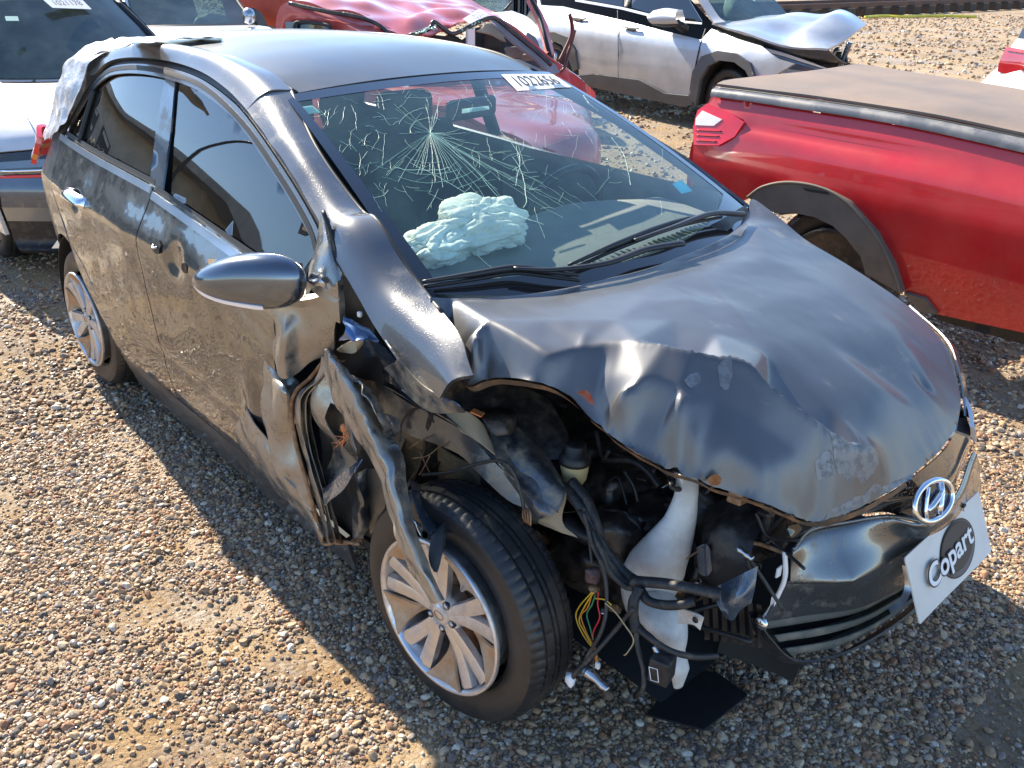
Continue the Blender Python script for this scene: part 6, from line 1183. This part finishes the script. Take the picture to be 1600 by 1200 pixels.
# ---- crushed red pickup
T = thing('crushed_red_pickup', 'red pickup with caved in roof and torn open cabin behind the grey hatchback', 'pickup truck', (-3.5, 2.3, 0)); H = holder(T)
M['red2'] = mat('sun_glare_red', (.52, .055, .045), .36, .15, .9, .08, dirt=(.55, .25, .22), dcov=.3, dscale=2.5, dsoft=.3)  # red body paint; the pink patches put sun glare into the colour
def G3(pts): return [at(a, b, x=c) for a, b, c in pts]
H(solid(loft('cab_side', [G3([(431, 70, -4.55), (432, 30, -4.5), (440, 10, -4.45), (462, 4, -4.35), (520, 18, -4.15), (580, 32, -4.0), (625, 55, -3.85), (650, 75, -3.75)]), G3([(440, 75, -4.5), (442, 36, -4.45), (450, 22, -4.4), (470, 18, -4.3), (520, 27, -4.1), (570, 42, -3.95), (600, 62, -3.8), (612, 80, -3.7)]), G3([(447, 80, -4.5), (447, 44, -4.45), (455, 30, -4.4), (472, 27, -4.3), (515, 33, -4.1), (545, 42, -3.95), (575, 62, -3.8), (580, 85, -3.7)])], 50, 12, M['red2'], nz=.012, nf=5), .02))
H(solid(loft('cab_rear_panel', [G3([(447, 90, -4.45), (447, 40, -4.42), (456, 29, -4.38), (475, 26, -4.28), (518, 32, -4.08), (548, 42, -3.93), (575, 62, -3.8), (585, 90, -3.7)]), G3([(470, 90, -4.4), (475, 70, -4.35), (490, 70, -4.3), (505, 70, -4.2), (525, 75, -4.1), (540, 80, -4.0), (550, 90, -3.9), (560, 95, -3.8)])], 30, 8, M['red2']), .01))
H(solid(loft('rear_window_frame', [G3([(446, 34, -4.40), (480, 34, -4.25), (514, 39, -4.1)]), G3([(446, 62, -4.40), (480, 62, -4.25), (516, 62, -4.1)])], 8, 6, M['bluepart']), .01))
H(solid(loft('rear_window', [G3([(462, 35, -4.30), (485, 35, -4.18), (515, 40, -4.03)]), G3([(457, 62, -4.30), (485, 62, -4.18), (520, 62, -4.03)])], 8, 6, M['tint']), .01))
H(tube('window_rubber', G3([(457, 60, -4.28), (461, 38, -4.28), (468, 35, -4.26), (490, 36, -4.16), (514, 41, -4.04), (518, 60, -4.0)]), .012, M['seal'], None, 30, 6))
RR = [G3([(455, 3, -4.4), (520, 16, -4.15), (580, 30, -4.0), (615, 54, -3.85), (640, 60, -3.8), (700, 46, -3.9)]),
      G3([(480, 0, -4.6), (540, 4, -4.4), (590, 14, -4.3), (630, 34, -4.1), (665, 24, -4.1), (712, 44, -3.85)]),
      G3([(520, -8, -4.9), (580, -2, -4.8), (640, 6, -4.6), (680, 12, -4.4), (720, 18, -4.3), (752, 30, -4.05)]),
      G3([(560, -25, -5.4), (640, -12, -5.2), (700, -4, -5.0), (740, 6, -4.7), (770, 20, -4.45), (790, 40, -4.1)])]
H(solid(loft('crushed_roof', RR, 60, 40, M['red2'], nz=.035, nf=4.5, seed=2), .015))
H(tube('roof_gutter', G3([(452, 5, -4.38), (510, 18, -4.13), (560, 27, -4.0), (590, 38, -3.92), (612, 56, -3.82)]), .014, M['dark'], None, 30, 6))
H(tube('bent_roof_edge', G3([(640, 56, -3.78), (672, 44, -3.8), (678, 34, -3.8), (700, 50, -3.75), (712, 52, -3.72), (740, 38, -3.72), (766, 28, -3.72), (780, 33, -3.7), (808, 56, -3.6), (838, 80, -3.5), (862, 102, -3.4)]), .016, M['dark'], None, 60, 6))
H(solid(loft('windscreen_frame', [G3([(766, 26, -3.8), (790, 42, -3.7), (820, 66, -3.6), (850, 88, -3.5), (885, 112, -3.4)]), G3([(764, 33, -3.8), (778, 44, -3.7), (804, 66, -3.6), (836, 92, -3.5), (860, 115, -3.4)])], 24, 6, mat('grey_inner_frame', (.25, .25, .26), .5), nz=.006, nf=8), .02))
H(tube('red_pillar_edge', G3([(770, 26, -3.82), (800, 42, -3.72), (830, 66, -3.62), (860, 92, -3.5), (890, 112, -3.4)]), .013, M['red2'], None, 24, 6))
V, F = merge([tube_data(G3([(a, b+rnd.uniform(-2, 2), -3.74), (a+rnd.uniform(-3, 5), b+rnd.uniform(-3, 4), -3.70)]), .006, 4) for a, b in [(rnd.choice([(rnd.uniform(650, 682), None)])[0], 0) for _ in range(0)]+[(648+k*2.2, 52-k*.7) for k in range(16)]+[(722+k*2.6, 47-k*1.0) for k in range(14)]+[(785+k*5, 40+k*4.4) for k in range(14)]]); H(mesh('broken_glass_edge', V, F, M['crack']))
lp = [at(716, 37, x=-3.9), at(742, 21, x=-4.05), at(756, 30, x=-3.95), at(728, 45, x=-3.82)]; lp = [np.array(p)+np.array((.05, 0, .03)) for p in lp]
H(solid(mesh('roof_label', lp, [(0, 1, 2, 3)], M['paper'], None, False), .004)); lc = sum(lp)/4
H(text('label_number', '1022', lc+np.array((.02, 0, .012)), lp[1]-lp[0], lp[1]-lp[2], .05, M['greyink'], .0, wd=.16, parent=None))
H(solid(loft('cabin_interior', [G3([(645, 60, -4.0), (720, 55, -4.0), (770, 45, -4.0), (850, 110, -3.9)]), G3([(640, 110, -3.9), (720, 110, -3.9), (780, 110, -3.9), (860, 130, -3.8)])], 16, 8, M['seat'], nz=.05), .02))
H(solid(loft('torn_headlining', [G3([(752, 42, -3.85), (768, 38, -3.85), (786, 56, -3.8)]), G3([(745, 48, -3.8), (764, 52, -3.8), (792, 66, -3.75)])], 12, 6, mat('tan_lining', (.42, .36, .27), .9), nz=.02, nf=8), .01))
H(box('white_trim_panel', at(735, 58, x=-3.85), (.03, .07, .16), M['paper'], bv=.01)); H(box('white_trim_panel', at(803, 82, x=-3.7), (.03, .16, .08), M['lining'], bv=.01)); H(box('seat_block', at(768, 62, x=-3.9), (.05, .16, .14), M['seat'], bv=.03)); H(box('grey_box_panel', at(820, 90, x=-3.75), (.05, .13, .05), M['lining'], bv=.01))
H(solid(loft('sprung_door', [G3([(822, 2, -3.9), (840, 40, -3.75), (852, 85, -3.55)]), G3([(829, 0, -3.92), (850, 40, -3.77), (861, 88, -3.57)])], 14, 5, M['red2'], nz=.006), .03))
H(tube('door_rubber', G3([(828, -4, -3.85), (842, 25, -3.75), (852, 60, -3.6), (862, 96, -3.5)]), .016, M['seal'], None, 20, 6)); H(solid(loft('door_lining', [G3([(824, 50, -3.7), (838, 60, -3.65), (846, 82, -3.6)]), G3([(820, 62, -3.65), (832, 74, -3.6), (842, 86, -3.55)])], 6, 5, M['lining']), .02))
H(tube('bent_hinge_rod', G3([(890, 22, -3.3), (894, 40, -3.3), (893, 55, -3.3), (882, 80, -3.3), (874, 96, -3.3)]), .014, mat('dark_red_rod', (.10, .015, .015), .5), None, 20, 6)); H(tube('bent_hinge_rod', G3([(898, 47, -3.3), (892, 70, -3.3), (882, 105, -3.25), (876, 112, -3.25)]), .012, mat('dark_red_rod_b', (.10, .02, .02), .5), None, 20, 6))
bodyz = [(1.46, .98), (1.42, .80), (1.40, .5), (1.44, .3)]
H(solid(loft('body_side', [[(-6.6, y+.05, z), (-4.5, y, z-.04), (-3.4, y, z-.06), (-2.5, y+.02, z-.12), (-2.05, y+.10, z-.18)] for y, z in bodyz], 20, 10, M['red2'], nz=.02, nf=3), .02))
XF = lambda y: float(np.interp(y, [1.4, 2.1, 2.6, 3.05], [-2.0, -2.2, -2.78, -3.22]))
H(solid(loft('bonnet', [[(XF(y)-1.8, y, .95), (XF(y)-1.0, y, .93), (XF(y)-.35, y, .86), (XF(y)-.08, y, .79), (XF(y), y, .62), (XF(y), y, .35)] for y in np.linspace(1.44, 3.0, 9)], 30, 40, M['red2'], nz=.03, nf=2.6), .02))
H(solid(loft('far_side', [[(-6.6, 3.08, 1.0), (-3.3, 3.0, .8)], [(-6.6, 3.1, .3), (-3.3, 3.0, .3)]], 10, 6, M['red2']), .02))
H(solid(loft('bonnet_corner', [G3([(868, 98, -3.45), (895, 114, -3.32), (915, 130, -3.24), (930, 144, -3.2)]), G3([(872, 118, -3.4), (898, 138, -3.3), (918, 156, -3.22), (932, 168, -3.18)])], 12, 6, M['red2']), .02))
H(solid(loft('pickup_bed', [[(-6.6, y, 1.0) for y in (1.5, 3.05)], [(-5.0, y, 1.0) for y in (1.5, 3.05)]], 6, 6, M['dark']), .02))

# ---- silver car behind the crushed one
T = thing('pale_saloon', 'pale silver car bonnet and windscreen between the crushed red pickup and the silver crossover', 'car', (-8, 6.6, 0)); H = holder(T)
H(solid(loft('windscreen', [G3([(700, -40, -8.6), (760, -45, -8.3), (810, -40, -8.0)]), G3([(722, 4, -8.2), (765, 16, -7.6), (790, 18, -7.3)])], 10, 8, M['bgglass']), .006))
H(solid(loft('bonnet', [G3([(756, 16, -7.6), (775, 19, -7.35), (797, 17, -7.2)]), G3([(790, 38, -6.9), (810, 34, -6.7), (826, 30, -6.6)]), G3([(815, 60, -6.3), (830, 58, -6.2), (845, 55, -6.1)]), G3([(815, 95, -6.2), (832, 95, -6.1), (850, 95, -6.0)])], 12, 14, M['whitepaint']), .02))
H(tube('wiper', G3([(786, 18, -7.3), (800, 2, -7.3)]), .012, M['seal'], None, 4, 5))
H(solid(loft('body_side', [G3([(797, 17, -7.2), (826, 30, -6.6), (850, 60, -6.1)]), G3([(800, 60, -7.2), (830, 70, -6.6), (852, 100, -6.1)])], 8, 6, M['whitepaint']), .02))
T = thing('blue_striped_container', 'small blue ribbed panel standing behind the pale silver car', 'container', (-14, 14, 0)); H = holder(T)
for k in range(7):
    c = at(798+k*5, 2, x=-14); H(box('rib_panel', (c[0], c[1], 1.2), (.12, .12 if k % 2 else .18, 2.4), mat('blue_panel_a', (.12, .25, .5), .5) if k % 2 else M['darkwall'], bv=0))

# ---- white car at the right edge
T = thing('white_suv_rear', 'rear corner of a white car with dark red lamp cut by the right edge', 'car', (-1.6, 7.6, 0)); H = holder(T)
e = lambda a, b, y: at(a, b, y=y)
H(solid(loft('rear_quarter', [[e(1625, 40, 7.1), e(1660, 48, 6.9), e(1720, 60, 6.8)], [e(1588, 62, 7.05), e(1640, 74, 6.75), e(1720, 90, 6.6)], [e(1566, 98, 7.0), e(1620, 110, 6.65), e(1720, 125, 6.5)], [e(1530, 134, 7.0), e(1600, 150, 6.5), e(1720, 165, 6.4)], [e(1528, 175, 7.0), e(1600, 195, 6.5), e(1720, 210, 6.4)]], 20, 24, M['whitepaint']), .03))
H(solid(loft('tail_lamp', [[e(1573, 73, 6.93), e(1605, 78, 6.78), e(1640, 82, 6.6)], [e(1562, 95, 6.90), e(1605, 98, 6.72), e(1640, 104, 6.55)], [e(1558, 112, 6.90), e(1580, 116, 6.80), e(1610, 104, 6.68)]], 12, 12, mat('dark_red_lens', (.30, .015, .02), .12, 0, 1)), .03)); H(solid(loft('lamp_strip', [[e(1573, 73, 6.90), e(1605, 78, 6.75), e(1640, 82, 6.57)], [e(1571, 78, 6.89), e(1605, 84, 6.74), e(1640, 88, 6.56)]], 8, 4, M['redlens']), .03))
H(solid(loft('rear_glass', [[e(1598, 44, 6.98), e(1640, 50, 6.8)], [e(1590, 60, 6.95), e(1640, 64, 6.76)]], 6, 5, M['frit']), .02))

# ---- plastic film over the tail of the grey car
film = [Y3([(205, 60, -.50), (150, 66, -.54), (113, 88, -.60), (97, 110, -.63), (89, 140, -.655), (79, 180, -.68), (64, 212, -.70)]),
        Y3([(210, 66, -.52), (155, 74, -.565), (126, 92, -.62), (110, 116, -.65), (103, 146, -.685), (89, 186, -.71), (70, 216, -.725)]),
        Y3([(215, 71, -.53), (162, 82, -.58), (140, 98, -.625), (128, 122, -.655), (118, 152, -.69), (101, 190, -.72), (79, 218, -.735)])]
fl = loft('plastic_film', film, 70, 24, M['film'], nz=.014, nf=15); solid(fl, .002); tag(fl, 'silvery plastic film taped over the rear corner of the grey hatchback', 'plastic film')
fl2 = loft('plastic_film', [Z3([(118, 92, 1.40), (180, 62, 1.435), (260, 55, 1.445), (345, 55, 1.45)]), Z3([(128, 94, 1.40), (186, 72, 1.435), (262, 62, 1.448), (345, 58, 1.455)])], 60, 14, M['film'], nz=.012, nf=18); solid(fl2, .002); tag(fl2, 'crumpled silver plastic film strip along the rear roof edge of the grey hatchback', 'plastic film')

# ---- railway and hose at the back, shed and lamp post behind the camera (seen in the side windows)
T = thing('railway_track', 'rusty railway track on dark sleepers crossing the far yard', 'railway track', (-20, 40, 0)); H = holder(T)
a0 = np.array(at(1235, 27, z=0)); a1 = np.array(at(1640, 8, z=0)); dv = (a1-a0); Lr = np.linalg.norm(dv[:2]); dv /= Lr; pv = np.array((-dv[1], dv[0], 0))
a0 = a0-dv*3; n_s = 26
for k in range(n_s):
    t = 1-(1-k/n_s)**1.0; c = a0+dv*((Lr+8)*(k+.5)/n_s)
    ang = math.atan2(pv[1], pv[0]); H(box('sleeper', (c[0], c[1], .14), (2.0, .50, .28), M['timber'], bv=.03, rz=ang))
for s in (-.7, .8):
    H(box('rail', tuple(a0+dv*(Lr/2+4)+pv*s+np.array((0, 0, .36))), (Lr+14, .09, .16), M['railsteel'], bv=.02, rz=math.atan2(dv[1], dv[0])))
o = tube('yellow_hose', [tuple(at(a, b, z=.05)) for a, b in ((1352, 27), (1380, 25), (1410, 26), (1450, 25), (1480, 25), (1526, 26))], .05, M['hose'], None, 40, 6); tag(o, 'thin yellow hose lying on the dirt in front of the railway track', 'hose')
T = thing('long_shed', 'long dark shed wall with rows of ribbed panels facing the cars', 'building', (-20, -11.5, 0)); H = holder(T)
sa = math.radians(104); sd = np.array((math.cos(sa), math.sin(sa))); sn2 = np.array((-sd[1], sd[0]))*-1
H(box('wall', (-20, -11.5, 2.1), (30, .3, 4.2), M['concrete'], bv=0, rz=sa))
for k in range(22):
    for zz, hh in ((1.6, 1.0), (2.9, 1.0)):
        c = np.array((-20, -11.5))+sd*(-14+k*1.45)+sn2*.3; H(box('ribbed_panel', (c[0], c[1], zz), (.95, .25, hh), M['darkwall'], bv=0, rz=sa))
        for q in range(3): H(box('panel_rib', (c[0]+sn2[0]*.16, c[1]+sn2[1]*.16, zz-.4+q*.4), (.7, .08, .1), M['concrete'], bv=0, rz=sa))
H(box('roof', (-20.3, -11.6, 4.3), (31, 3.0, .2), M['concrete'], bv=0, rz=sa))
T = thing('lamp_post', 'tall curved lamp post standing in front of the dark shed', 'lamp post', (-19, -8.2, 0)); H = holder(T)
H(tube('pole', [(-19, -8.2, 0), (-19, -8.2, 4.0), (-18.8, -8.4, 5.6), (-18, -8.8, 6.2)], .05, M['dark'])); H(box('lamp_head', (-17.8, -8.9, 6.2), (.5, .25, .1), M['dark'], rz=.6))
